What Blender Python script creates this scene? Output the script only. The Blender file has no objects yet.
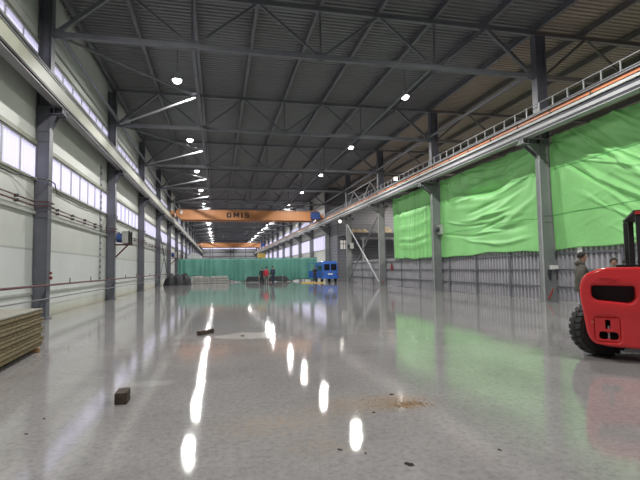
import bpy, bmesh, math, random
from mathutils import Vector, Matrix, Euler
random.seed(7)
S = bpy.context.scene
COL = S.collection
PI = math.pi

# ------------------------------------------------------------------ materials
def new_mat(name):
    m = bpy.data.materials.new(name); m.use_nodes = True
    nt = m.node_tree; b = nt.nodes['Principled BSDF']
    return m, nt, b
def N(nt, t, **k):
    n = nt.nodes.new(t)
    for a, v in k.items():
        if a.startswith('i_'):
            n.inputs[a[2:]].default_value = v
        else: setattr(n, a, v)
    return n
def ramp(nt, stops):
    r = nt.nodes.new('ShaderNodeValToRGB'); e = r.color_ramp.elements
    while len(e) > 1: e.remove(e[0])
    e[0].position = stops[0][0]; e[0].color = (*stops[0][1], 1)
    for p, c in stops[1:]:
        x = e.new(p); x.color = (*c, 1)
    return r
def simple(name, col, rough=.5, metal=0, var=.12, scale=3, bump=0, bscale=40, spec=.5):
    m, nt, b = new_mat(name); L = nt.links.new
    tc = N(nt, 'ShaderNodeTexCoord'); no = N(nt, 'ShaderNodeTexNoise'); no.inputs['Scale'].default_value = scale
    no.inputs['Detail'].default_value = 5
    L(tc.outputs['Object'], no.inputs['Vector'])
    c1 = tuple(max(0, c*(1-var)) for c in col); c2 = tuple(min(1, c*(1+var)) for c in col)
    r = ramp(nt, [(.3, c1), (.7, c2)]); L(no.outputs['Fac'], r.inputs['Fac']); L(r.outputs['Color'], b.inputs['Base Color'])
    b.inputs['Roughness'].default_value = rough; b.inputs['Metallic'].default_value = metal
    b.inputs['Specular IOR Level'].default_value = spec
    if bump:
        n2 = N(nt, 'ShaderNodeTexNoise'); n2.inputs['Scale'].default_value = bscale; L(tc.outputs['Object'], n2.inputs['Vector'])
        bp = N(nt, 'ShaderNodeBump'); bp.inputs['Strength'].default_value = bump; bp.inputs['Distance'].default_value = .02
        L(n2.outputs['Fac'], bp.inputs['Height']); L(bp.outputs['Normal'], b.inputs['Normal'])
    return m

M = {}
M['steel'] = simple('steel_blue_grey', (.112, .115, .138), .45, 0, .15, 2)
M['steel_r'] = simple('steel_grey', (.20, .215, .215), .5, 0, .12, 2)
M['steel_light'] = simple('steel_light_grey', (.36, .37, .38), .4, 0, .12, 2)
M['steel_dark'] = simple('steel_dark', (.04, .042, .052), .5, 0, .2, 2)
M['roofsteel'] = simple('roof_steel', (.135, .14, .16), .5, 0, .12, 2)
M['purlin'] = simple('purlin_steel', (.115, .118, .135), .5, 0, .12, 2)
M['purlin_b'] = simple('purlin_steel_aisle', (.14, .13, .13), .5, 0, .12, 2)
M['beige'] = simple('girder_beige', (.25, .25, .20), .5, 0, .1, 1.5)
M['girder'] = simple('girder_grey', (.20, .20, .20), .5, 0, .12, 2)
M['girder_l'] = simple('girder_light', (.36, .36, .37), .45, 0, .1, 2)
M['orange'] = simple('orange_paint', (.52, .19, .09), .5, 0, .1, 2)
M['crane'] = simple('crane_orange', (.52, .225, .085), .45, 0, .1, 1.2)
M['blue'] = simple('blue_paint', (.03, .07, .22), .35, 0, .1, 2)
M['vanblue'] = simple('van_blue', (.035, .13, .48), .3, 0, .08, 2)
M['redpipe'] = simple('red_oxide', (.085, .018, .024), .5, 0, .2, 3)
M['red'] = simple('red_gloss', (.62, .035, .04), .12, 0, .06, 2)
M['redd'] = simple('red_sign', (.5, .03, .03), .4)
M['black'] = simple('black_matte', (.012, .012, .014), .6)
M['blackgloss'] = simple('black_gloss', (.015, .015, .02), .2)
M['rubber'] = simple('tyre_rubber', (.018, .018, .018), .75, 0, .25, 8, .4, 60)
M['rim'] = simple('wheel_rim', (.09, .06, .045), .6, 0, .3, 6)
M['white'] = simple('white_plastic', (.72, .72, .70), .4)
M['grey'] = simple('grey_plastic', (.30, .30, .30), .5)
M['wood'] = simple('panel_wood', (.20, .155, .085), .75, 0, .35, 9, .3, 60)
M['woodtop'] = simple('panel_face', (.27, .255, .22), .7, 0, .15, 4, .2, 40)
M['woodcore'] = simple('panel_core', (.15, .125, .08), .8, 0, .4, 12)
M['timber'] = simple('timber_dark', (.055, .036, .026), .8, 0, .45, 14, .6, 40)
M['timberlight'] = simple('timber_end', (.32, .19, .10), .8, 0, .3, 12, .4, 40)
M['sand'] = simple('sand', (.30, .205, .12), .9, 0, .3, 18, .6, 60)
M['tealbar'] = None
M['skin'] = simple('skin', (.42, .24, .17), .55, 0, .06, 6)
M['hair'] = simple('hair', (.018, .014, .012), .7)
M['olive'] = simple('olive_jacket', (.095, .088, .07), .6, 0, .12, 6)
M['jeans'] = simple('jeans', (.04, .055, .09), .8)
M['darkcloth'] = simple('dark_cloth', (.02, .024, .035), .8)
M['redcloth'] = simple('red_cloth', (.50, .03, .06), .7)
M['khaki'] = simple('khaki_cloth', (.11, .085, .08), .8)
M['navy'] = simple('navy_cloth', (.025, .04, .07), .8)
M['shoe'] = simple('shoe', (.02, .018, .018), .6)
M['heap'] = simple('dark_heap', (.006, .007, .011), .6, 0, .3, 3, .6, 8)
M['palegrey'] = simple('pale_bundle', (.33, .33, .31), .7, 0, .2, 4)
M['bale'] = simple('white_wrap', (.62, .64, .64), .4, 0, .12, 3, .5, 6)
M['tan'] = simple('tan_sheet', (.55, .45, .30), .6, 0, .15, 3)
M['cable'] = simple('cable_black', (.02, .02, .022), .6)
M['conduit'] = simple('conduit_grey', (.13, .135, .14), .5)
M['fitting'] = simple('fitting_grey', (.42, .43, .41), .55)
M['extinguisher'] = simple('extinguisher_red', (.22, .02, .025), .35)
M['yellow'] = simple('yellow_wood', (.60, .42, .12), .7)
M['letter'] = simple('letter_dark', (.02, .018, .03), .5)

def glassmat(name, col, rough=.05):
    m, nt, b = new_mat(name)
    b.inputs['Base Color'].default_value = (*col, 1); b.inputs['Roughness'].default_value = rough
    return m
M['vanglass'] = glassmat('van_glass', (.012, .014, .02))

# window pane: ribbed translucent sheet, real daylight passes through it
def pane_mat():
    m = bpy.data.materials.new('ribbed_translucent_pane'); m.use_nodes = True
    nt = m.node_tree; nt.nodes.clear(); L = nt.links.new
    out = N(nt, 'ShaderNodeOutputMaterial')
    tc = N(nt, 'ShaderNodeTexCoord'); wv = N(nt, 'ShaderNodeTexWave', wave_type='BANDS', bands_direction='Y'); wv.inputs['Scale'].default_value = 1.6
    L(tc.outputs['Object'], wv.inputs['Vector'])
    r = ramp(nt, [(0, (.74, .74, .80)), (.6, (.90, .90, .96))]); L(wv.outputs['Fac'], r.inputs['Fac'])
    tr = N(nt, 'ShaderNodeBsdfTransparent'); L(r.outputs['Color'], tr.inputs['Color'])
    tl = N(nt, 'ShaderNodeBsdfTranslucent'); tl.inputs['Color'].default_value = (.9, .9, .95, 1)
    gl = N(nt, 'ShaderNodeBsdfGlossy'); gl.inputs['Roughness'].default_value = .15; gl.inputs['Color'].default_value = (.8, .8, .8, 1)
    mx = N(nt, 'ShaderNodeMixShader'); mx.inputs[0].default_value = .35
    L(tr.outputs[0], mx.inputs[1]); L(tl.outputs[0], mx.inputs[2])
    m2 = N(nt, 'ShaderNodeMixShader'); m2.inputs[0].default_value = .05
    L(mx.outputs[0], m2.inputs[1]); L(gl.outputs[0], m2.inputs[2]); L(m2.outputs[0], out.inputs['Surface'])
    return m
M['pane'] = pane_mat()

# insulated wall panels: height bands, joints, fine vertical ribs, dirt at the foot
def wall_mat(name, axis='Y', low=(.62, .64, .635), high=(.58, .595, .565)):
    m, nt, b = new_mat(name); L = nt.links.new
    tc = N(nt, 'ShaderNodeTexCoord'); sp = N(nt, 'ShaderNodeSeparateXYZ'); L(tc.outputs['Object'], sp.inputs[0])
    mr = N(nt, 'ShaderNodeMapRange'); mr.inputs['From Max'].default_value = 12; L(sp.outputs['Z'], mr.inputs['Value'])
    st = [(0, (.50, .47, .38)), (.012, (.54, .54, .47)), (.045, low)]
    cj = tuple(c*.55 for c in low)
    last = low
    for z, c in [(2.3, high), (3.45, high), (7.05, high), (8.3, high), (9.75, high), (10.75, high)]:
        st += [(z/12-.0012, last), (z/12-.001, cj), (z/12+.001, cj), (z/12+.0012, c)]; last = c
    r = ramp(nt, st); L(mr.outputs[0], r.inputs['Fac'])
    no = N(nt, 'ShaderNodeTexNoise'); no.inputs['Scale'].default_value = .7; no.inputs['Detail'].default_value = 6; L(tc.outputs['Object'], no.inputs['Vector'])
    mp = N(nt, 'ShaderNodeMapRange'); mp.inputs['To Min'].default_value = .86; mp.inputs['To Max'].default_value = 1.1; L(no.outputs['Fac'], mp.inputs['Value'])
    mx = N(nt, 'ShaderNodeVectorMath', operation='SCALE'); L(r.outputs['Color'], mx.inputs[0]); L(mp.outputs[0], mx.inputs['Scale'])
    L(mx.outputs[0], b.inputs['Base Color']); b.inputs['Roughness'].default_value = .55
    wv = N(nt, 'ShaderNodeTexWave', wave_type='BANDS', bands_direction=axis); wv.inputs['Scale'].default_value = 2.2
    L(tc.outputs['Object'], wv.inputs['Vector'])
    bp = N(nt, 'ShaderNodeBump'); bp.inputs['Strength'].default_value = .25; bp.inputs['Distance'].default_value = .01
    L(wv.outputs['Fac'], bp.inputs['Height']); L(bp.outputs['Normal'], b.inputs['Normal'])
    return m
M['wall'] = wall_mat('wall_panels')
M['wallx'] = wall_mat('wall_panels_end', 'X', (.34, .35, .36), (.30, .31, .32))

def siding_mat():
    m, nt, b = new_mat('grey_horizontal_siding'); L = nt.links.new
    tc = N(nt, 'ShaderNodeTexCoord'); wv = N(nt, 'ShaderNodeTexWave', wave_type='BANDS', bands_direction='Z', wave_profile='SAW'); wv.inputs['Scale'].default_value = .8
    L(tc.outputs['Object'], wv.inputs['Vector'])
    r = ramp(nt, [(0, (.08, .082, .10)), (.15, (.19, .195, .22)), (1, (.23, .235, .26))]); L(wv.outputs['Fac'], r.inputs['Fac'])
    L(r.outputs['Color'], b.inputs['Base Color']); b.inputs['Roughness'].default_value = .5
    return m
M['siding'] = siding_mat()
M['deck'] = simple('roof_deck', (.165, .168, .178), .55, .0, .1, .3)
M['deck_b'] = simple('aisle_roof_deck', (.30, .255, .22), .55, .0, .1, .3)
M['fence'] = simple('fence_sheet', (.33, .325, .35), .45, 0, .10, 1.2)

def tarp_mat(name, col, tcol, w=.3):
    m, nt, b = new_mat(name); L = nt.links.new
    out = nt.nodes['Material Output']
    tc = N(nt, 'ShaderNodeTexCoord'); no = N(nt, 'ShaderNodeTexNoise'); no.inputs['Scale'].default_value = .8; no.inputs['Detail'].default_value = 7
    L(tc.outputs['Object'], no.inputs['Vector'])
    r = ramp(nt, [(.3, tuple(c*.88 for c in col)), (.7, tuple(min(1, c*1.08) for c in col))]); L(no.outputs['Fac'], r.inputs['Fac'])
    L(r.outputs['Color'], b.inputs['Base Color']); b.inputs['Roughness'].default_value = .42
    n2 = N(nt, 'ShaderNodeTexNoise'); n2.inputs['Scale'].default_value = 5; n2.inputs['Detail'].default_value = 6; n2.inputs['Distortion'].default_value = 1.5
    L(tc.outputs['Object'], n2.inputs['Vector'])
    bp = N(nt, 'ShaderNodeBump'); bp.inputs['Strength'].default_value = .5; bp.inputs['Distance'].default_value = .03
    L(n2.outputs['Fac'], bp.inputs['Height']); L(bp.outputs['Normal'], b.inputs['Normal'])
    tl = N(nt, 'ShaderNodeBsdfTranslucent'); tl.inputs['Color'].default_value = (*tcol, 1)
    mx = N(nt, 'ShaderNodeMixShader'); mx.inputs[0].default_value = w
    L(b.outputs[0], mx.inputs[1]); L(tl.outputs[0], mx.inputs[2]); L(mx.outputs[0], out.inputs['Surface'])
    return m
M['tarp'] = tarp_mat('green_tarpaulin', (.31, .72, .26), (.3, .75, .25), .15)
M['teal'] = tarp_mat('teal_netting', (.125, .345, .28), (.12, .34, .27), .12)

def floor_mat():
    m, nt, b = new_mat('polished_concrete'); L = nt.links.new
    tc = N(nt, 'ShaderNodeTexCoord'); V = tc.outputs['Object']
    n1 = N(nt, 'ShaderNodeTexNoise'); n1.inputs['Scale'].default_value = .6; n1.inputs['Detail'].default_value = 10; n1.inputs['Roughness'].default_value = .68; L(V, n1.inputs['Vector'])
    r1 = ramp(nt, [(.3, (.235, .226, .226)), (.5, (.287, .276, .274)), (.72, (.335, .322, .315))]); L(n1.outputs['Fac'], r1.inputs['Fac'])
    cur = r1.outputs['Color']
    # aggregate speckle
    n2 = N(nt, 'ShaderNodeTexNoise'); n2.inputs['Scale'].default_value = 16; n2.inputs['Detail'].default_value = 9; n2.inputs['Roughness'].default_value = .8; L(V, n2.inputs['Vector'])
    r2 = ramp(nt, [(.38, (.62, .61, .60)), (.5, (1, 1, 1)), (.66, (1.25, 1.23, 1.2))]); L(n2.outputs['Fac'], r2.inputs['Fac'])
    mul = N(nt, 'ShaderNodeMix', data_type='RGBA', blend_type='MULTIPLY'); mul.inputs[0].default_value = .6; L(cur, mul.inputs[6]); L(r2.outputs['Color'], mul.inputs[7]); cur = mul.outputs[2]
    # stains with a shape of their own
    def blob(cx, cy, rx, ry, col, amt, ns=3., cur=None, soft=.5):
        mp = N(nt, 'ShaderNodeMapping'); mp.inputs['Location'].default_value = (-cx/rx, -cy/ry, 0); mp.inputs['Scale'].default_value = (1/rx, 1/ry, 0); L(V, mp.inputs['Vector'])
        ln = N(nt, 'ShaderNodeVectorMath', operation='LENGTH'); L(mp.outputs[0], ln.inputs[0])
        nn = N(nt, 'ShaderNodeTexNoise'); nn.inputs['Scale'].default_value = ns; nn.inputs['Detail'].default_value = 8; nn.inputs['Roughness'].default_value = .7; L(V, nn.inputs['Vector'])
        ad = N(nt, 'ShaderNodeMath', operation='MULTIPLY_ADD'); L(nn.outputs['Fac'], ad.inputs[0]); ad.inputs[1].default_value = 1.6; 
        sb = N(nt, 'ShaderNodeMath', operation='SUBTRACT'); sb.inputs[1].default_value = .8; L(ln.outputs['Value'], sb.inputs[0]); L(sb.outputs[0], ad.inputs[2])
        ma = N(nt, 'ShaderNodeMapRange'); ma.inputs['From Min'].default_value = 1; ma.inputs['From Max'].default_value = 1-soft; ma.inputs['To Max'].default_value = amt; L(ad.outputs[0], ma.inputs['Value'])
        if soft > .55:                                  # dusty, broken-up stains
            nb = N(nt, 'ShaderNodeTexNoise'); nb.inputs['Scale'].default_value = ns*1.7; nb.inputs['Detail'].default_value = 8; nb.inputs['Roughness'].default_value = .75; L(V, nb.inputs['Vector'])
            mb_ = N(nt, 'ShaderNodeMapRange'); mb_.inputs['From Min'].default_value = .42; mb_.inputs['From Max'].default_value = .62; L(nb.outputs['Fac'], mb_.inputs['Value'])
            mm = N(nt, 'ShaderNodeMath', operation='MULTIPLY'); L(ma.outputs[0], mm.inputs[0]); L(mb_.outputs[0], mm.inputs[1]); ma = mm
        mx = N(nt, 'ShaderNodeMix', data_type='RGBA'); L(ma.outputs[0], mx.inputs[0]); L(cur, mx.inputs[6]); mx.inputs[7].default_value = (*col, 1)
        return mx.outputs[2], ma.outputs[0]
    cur, f1 = blob(.62, 10.9, .72, .62, (.50, .485, .46), .5, 1.5, cur, .3)
    cur, _ = blob(2.04, 5.05, .52, .42, (.31, .21, .12), 1.0, 22., cur, .7)
    cur, _ = blob(1.5, 5.1, .75, .5, (.38, .285, .19), .9, 14., cur, .9)
    cur, _ = blob(2.12, 4.95, .16, .10, (.20, .11, .06), .7, 14., cur, .7)
    cur, _ = blob(.6, 4.7, 1.05, .55, (.37, .29, .215), .8, 7., cur, .9)
    cur, _ = blob(.9, 4.0, .5, .35, (.36, .29, .22), .7, 9., cur, .9)
    cur, _ = blob(-.85, 6.75, .35, .22, (.46, .46, .44), .4, 2., cur, .3)
    L(cur, b.inputs['Base Color'])
    n3 = N(nt, 'ShaderNodeTexNoise'); n3.inputs['Scale'].default_value = 1.3; n3.inputs['Detail'].default_value = 6; L(V, n3.inputs['Vector'])
    ro = N(nt, 'ShaderNodeMapRange'); ro.inputs['To Min'].default_value = .02; ro.inputs['To Max'].default_value = .075; L(n3.outputs['Fac'], ro.inputs['Value'])
    rf = N(nt, 'ShaderNodeMath', operation='MULTIPLY_ADD'); L(f1, rf.inputs[0]); rf.inputs[1].default_value = .3; L(ro.outputs[0], rf.inputs[2])
    L(rf.outputs[0], b.inputs['Roughness'])
    b.inputs['Specular IOR Level'].default_value = .5
    n4 = N(nt, 'ShaderNodeTexNoise'); n4.inputs['Scale'].default_value = 13; n4.inputs['Detail'].default_value = 4; L(V, n4.inputs['Vector'])
    bp = N(nt, 'ShaderNodeBump'); bp.inputs['Strength'].default_value = .05; bp.inputs['Distance'].default_value = .01
    L(n4.outputs['Fac'], bp.inputs['Height'])
    n5 = N(nt, 'ShaderNodeTexNoise'); n5.inputs['Scale'].default_value = 110; n5.inputs['Detail'].default_value = 2; L(V, n5.inputs['Vector'])
    b2 = N(nt, 'ShaderNodeBump'); b2.inputs['Strength'].default_value = .045; b2.inputs['Distance'].default_value = .004
    L(n5.outputs['Fac'], b2.inputs['Height']); L(bp.outputs['Normal'], b2.inputs['Normal']); L(b2.outputs['Normal'], b.inputs['Normal'])
    return m
M['floor'] = floor_mat()

def lamp_mat(name, strength, col=(1, .98, .95)):
    m = bpy.data.materials.new(name); m.use_nodes = True; nt = m.node_tree; nt.nodes.clear()
    o = N(nt, 'ShaderNodeOutputMaterial'); e = N(nt, 'ShaderNodeEmission'); e.inputs['Color'].default_value = (*col, 1); e.inputs['Strength'].default_value = strength
    nt.links.new(e.outputs[0], o.inputs['Surface']); return m
M['lens'] = lamp_mat('lamp_lens', 14)
M['litpane'] = lamp_mat('lit_office_window', .45, (1, .95, .88))

# ------------------------------------------------------------------ mesh helpers
def rounded(pts, r=0, n=6):
    out = []
    for i, p in enumerate(pts):
        a = Vector(pts[i-1][:2]); b_ = Vector(p[:2]); c = Vector(pts[(i+1) % len(pts)][:2]); rr = p[2] if len(p) > 2 else r
        if rr <= 0: out.append(tuple(b_)); continue
        d1 = (a-b_).normalized(); d2 = (c-b_).normalized(); rr = min(rr, (a-b_).length*.49, (c-b_).length*.49)
        for k in range(n+1):
            q = k/n; out.append(tuple((1-q)**2*(b_+d1*rr)+2*q*(1-q)*b_+q*q*(b_+d2*rr)))
    return out
class MB:
    def __init__(s): s.v = []; s.f = []; s.o = Vector((0, 0, 0))
    def add(s, vs, fs):
        n = len(s.v); s.v += [Vector(v) for v in vs]; s.f += [tuple(i+n for i in f) for f in fs]; return s
    def box(s, x0, x1, y0, y1, z0, z1):
        return s.add([(x0,y0,z0),(x1,y0,z0),(x1,y1,z0),(x0,y1,z0),(x0,y0,z1),(x1,y0,z1),(x1,y1,z1),(x0,y1,z1)],
                     [(0,3,2,1),(4,5,6,7),(0,1,5,4),(1,2,6,5),(2,3,7,6),(3,0,4,7)])
    def bar(s, a, b, w, h, up=(0,0,1)):
        a = Vector(a); b = Vector(b); d = (b-a).normalized(); u = Vector(up)
        if abs(d.dot(u)) > .98: u = Vector((0,1,0))
        r = d.cross(u).normalized()*w/2; t = r.cross(d).normalized()*h/2
        vs = [a-r-t, a+r-t, a+r+t, a-r+t, b-r-t, b+r-t, b+r+t, b-r+t]
        return s.add(vs, [(0,3,2,1),(4,5,6,7),(0,1,5,4),(1,2,6,5),(2,3,7,6),(3,0,4,7)])
    def tube(s, pts, r, n=8):
        pts = [Vector(p) for p in pts]; rings = []; vs = []; fs = []
        for i, p in enumerate(pts):
            d = ((pts[i+1]-p) if i == 0 else (p-pts[i-1]) if i == len(pts)-1 else (pts[i+1]-pts[i-1])).normalized()
            u = Vector((0,0,1)) if abs(d.z) < .9 else Vector((1,0,0))
            x = d.cross(u).normalized(); y = x.cross(d)
            for k in range(n):
                a = 2*PI*k/n; vs.append(p+(x*math.cos(a)+y*math.sin(a))*r)
        for i in range(len(pts)-1):
            for k in range(n):
                fs.append((i*n+k, (i+1)*n+k, (i+1)*n+(k+1)%n, i*n+(k+1)%n))
        fs.append(tuple(range(n))); fs.append(tuple(reversed(range(len(vs)-n, len(vs)))))
        return s.add(vs, fs)
    def lathe(s, prof, n=24, c=(0,0,0), M_=None, closed=False):
        vs = []; fs = []; m = len(prof)
        for k in range(n):
            a = 2*PI*k/n
            for r, z in prof: vs.append(Vector((r*math.cos(a), r*math.sin(a), z)))
        e = m if closed else m-1
        for k in range(n):
            for i in range(e):
                j = (i+1) % m; fs.append((k*m+i, ((k+1)%n)*m+i, ((k+1)%n)*m+j, k*m+j))
        if not closed:
            if prof[0][0] > 1e-6: fs.append(tuple(reversed([k*m for k in range(n)])))
            if prof[-1][0] > 1e-6: fs.append(tuple(k*m+m-1 for k in range(n)))
        if M_ is not None: vs = [M_ @ v for v in vs]
        return s.add([v+Vector(c) for v in vs], fs)
    def prism(s, poly, y0, y1, axis='Y'):
        n = len(poly); f = {'Y': lambda p, t: (p[0], t, p[1]), 'X': lambda p, t: (t, p[0], p[1]), 'Z': lambda p, t: (p[0], p[1], t)}[axis]
        vs = [f(p, y0) for p in poly]+[f(p, y1) for p in poly]
        return s.add(vs, [tuple(range(n)), tuple(reversed(range(n, 2*n)))]+[(i, i+n, (i+1)%n+n, (i+1)%n) for i in range(n)])
    def xf(s, mat): s.v = [mat @ v for v in s.v]; return s
    def build(s, name, mat, parent=None, smooth=False, bevel=0, off=None):
        me = bpy.data.meshes.new(name)
        o_ = Vector(off) if off is not None else Vector((0,0,0))
        me.from_pydata([tuple(v-o_) for v in s.v], [], s.f)
        bm = bmesh.new(); bm.from_mesh(me)
        bmesh.ops.remove_doubles(bm, verts=bm.verts, dist=1e-5)
        bmesh.ops.recalc_face_normals(bm, faces=bm.faces)
        if bevel: bmesh.ops.bevel(bm, geom=list(bm.edges), offset=bevel, segments=2, affect='EDGES', clamp_overlap=True)
        bm.to_mesh(me); bm.free()
        for m_ in (mat if isinstance(mat, list) else [mat]): me.materials.append(m_)
        if smooth:
            for p in me.polygons: p.use_smooth = True
            try: me.set_sharp_from_angle(angle=math.radians(smooth if smooth > 1 else 40))
            except Exception: pass
        o = bpy.data.objects.new(name, me); COL.objects.link(o)
        if parent is not None: o.parent = parent
        return o
def tag(o, label, cat, group=None, kind=None):
    if label: o['label'] = label
    if cat: o['category'] = cat
    if group: o['group'] = group
    if kind: o['kind'] = kind
    return o
def thing(name, label, cat, loc=(0,0,0), rz=0, group=None):
    o = bpy.data.objects.new(name, None); COL.objects.link(o); o.empty_display_size = .3
    o.location = loc; o.rotation_euler = (0,0,rz)
    return tag(o, label, cat, group)
def struct(o): o['kind'] = 'structure'; return o
def at(o, loc): o.location = loc; return o
def kids(o): return [c for c in bpy.data.objects if c.parent == o]
def copy_tree(o, loc=None, label=None, parent=None, group=None):
    c = o.copy(); COL.objects.link(c)
    if parent is not None: c.parent = parent
    if loc is not None: c.location = loc
    if label: c['label'] = label
    if group: c['group'] = group
    for ch in kids(o): copy_tree(ch, parent=c)
    return c
ORD = ['first', 'second', 'third', 'fourth', 'fifth', 'sixth', 'seventh', 'eighth', 'ninth', 'tenth', 'eleventh', 'twelfth', 'thirteenth', 'fourteenth', 'fifteenth', 'sixteenth', 'seventeenth', 'eighteenth']

# ------------------------------------------------------------------ dimensions
Y0 = 16.81; BAY = 10.0; NR = 16                       # rows 0..15
YE = Y0+15*BAY+.4; YB = -8.0
XL, XR = -5.51, 13.345                                # hall faces of the column rows
WL, WR, WA = -5.95, 13.9, 33.0                        # wall planes
ZB, ZT, ZD = 9.68, 11.60, 11.98                       # bottom chord, top chord, deck
GB, GT = 6.91, 7.64
GBL, GTL, GBR, GTR = 7.10, 7.88, 6.91, 7.64
row = lambda i: Y0+i*BAY

# ------------------------------------------------------------------ floor, roof, walls
struct(MB().box(WL-.2, WA+.2, YB-.2, 57.2, -.25, 0).box(WL-.2, WR+.2, 57.2, YE+.4, -.25, 0).build('floor', M['floor']))
def deck(x0, x1, mat, name, YE_):
    b = MB(); y = YB; p = .25; YE = YE_; vs = []; fs = []
    prof = [(0, 0), (.10, 0), (.125, .055), (.225, .055)]
    pts = []
    while y < YE:
        for a, z in prof: pts.append((y+a, z))
        y += p
    n = len(pts)
    for yy, z in pts: vs += [(x0, yy, ZD+z), (x1, yy, ZD+z)]
    for i in range(n-1): fs.append((2*i, 2*i+1, 2*i+3, 2*i+2))
    b.add(vs, fs)
    o = b.build(name, mat); return struct(o)
deck(WL-.2, XR+.25, M['deck'], 'ceiling', YE)
YS = 57.0
deck(XR+.25, WA+.2, M['deck_b'], 'ceiling_aisle', YS)
struct(MB().box(WL-.2, WA+.2, YB-.2, YS+.2, ZD+.07, ZD+.3).box(WL-.2, WR+.2, YS+.2, YE+.4, ZD+.07, ZD+.3).build('ceiling_slab', M['deck']))
LW0, LW1, UW0, UW1 = 4.67, 5.76, 8.92, 9.28
RW0, RW1, RU0, RU1 = 4.0, 5.9, 7.5, 8.95
wy0 = row(-2); wyN = row(15)
def side_wall(name, x, t, y0, y1, bands, ztop=ZD+.07):
    b = MB(); z = 0
    for a, c in bands:
        b.box(min(x, x+t), max(x, x+t), y0, y1, z, a); z = c
    b.box(min(x, x+t), max(x, x+t), y0, y1, z, ztop)
    return struct(b.build(name, M['wall']))
side_wall('wall_left', WL, -.18, YB, wy0, [])
side_wall('wall_left.001', WL, -.18, wy0, wyN+.4, [(LW0, LW1), (UW0, UW1)])
RS = YS+.2                                            # beyond here the tarp side is a full windowed wall
side_wall('wall_right', WR, .18, RS, wyN+.4, [(RW0, RW1), (RU0, RU1)])
struct(MB().box(WA, WA+.2, YB, YS+.2, 0, ZD+.07).build('wall_aisle', M['wallx']))
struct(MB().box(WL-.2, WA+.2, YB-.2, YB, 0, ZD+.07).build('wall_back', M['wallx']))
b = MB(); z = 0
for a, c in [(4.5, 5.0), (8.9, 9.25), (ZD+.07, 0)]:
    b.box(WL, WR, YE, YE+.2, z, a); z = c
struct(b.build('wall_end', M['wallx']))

for k, x in enumerate((-2.9, -2.0, 4.3, 5.4, 9.6)):
    struct(at(MB().box(-.14, .14, -.22, 0, 0, ZT).build('trim_%d' % (k+1), M['steel']), (x, YE, 0)))
for k, z in enumerate((6.1, 7.6, 10.3)):
    struct(at(MB().box(WL+.02, WR-.02, -.30, -.225, z, z+.28).build('trim_%d' % (k+6), M['steel']), (0, YE, 0)))
wn = [0]
def window(x, side, ya, yb, z0, z1, n, upper):
    wn[0] += 1
    s = side                                           # +1: frame projects towards +X (hall lies at +X)
    e = bpy.data.objects.new('window_%d' % wn[0], None); COL.objects.link(e); e['kind'] = 'structure'; e.location = (x, ya, z0)
    f = MB(); L_ = yb-ya; H = z1-z0
    xs = sorted((-s*.035, s*.008)); w = .022 if upper else .028
    f.box(xs[0], xs[1], 0, L_, -.03, .025); f.box(xs[0], xs[1], 0, L_, H-.025, H+.03)
    for k in range(n+1):
        yy = k*L_/n; f.box(xs[0], xs[1], max(0, yy-w), min(L_, yy+w), .02, H-.02)
    struct(f.build('window_frame', M['fitting'], e))
    t = MB(); tx = sorted((0, s*(.07 if s > 0 else .02))); t.box(tx[0], tx[1], 0, L_, H+.03, H+.16 if not upper else H+.08)
    t.box(*sorted((0, s*(.09 if s > 0 and not upper else .02))), 0, L_, -.09, -.03)
    struct(t.build('window_flashing', M['beige'], e))
    g = MB(); gx = -s*.022
    g.box(min(gx, gx-s*.012), max(gx, gx-s*.012), .02, L_-.02, .02, H-.02)
    struct(g.build('window_pane', M['pane'], e))
for i in range(-2, 15):
    window(WL, 1, row(i), row(i+1), LW0, LW1, 8, False)
    window(WL, 1, row(i), row(i+1), UW0, UW1, 8, True)
for i in range(4, 15):
    window(WR, -1, max(row(i), RS), row(i+1), RW0, RW1, 6, False)
    window(WR, -1, max(row(i), RS), row(i+1), RU0, RU1, 6, True)
for z0, z1 in ((4.5, 5.0), (8.9, 9.25)):
    wn[0] += 1
    e = bpy.data.objects.new('window_%d' % wn[0], None); COL.objects.link(e); e['kind'] = 'structure'; e.location = (WL, YE, z0)
    g = MB().box(.02, WR-WL-.02, .08, .10, 0, z1-z0); struct(g.build('window_pane', M['pane'], e))
    g = MB()
    for k in range(16): g.box(k*1.3, k*1.3+.08, .02, .14, 0, z1-z0)
    struct(g.build('window_frame', M['fitting'], e))

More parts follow.
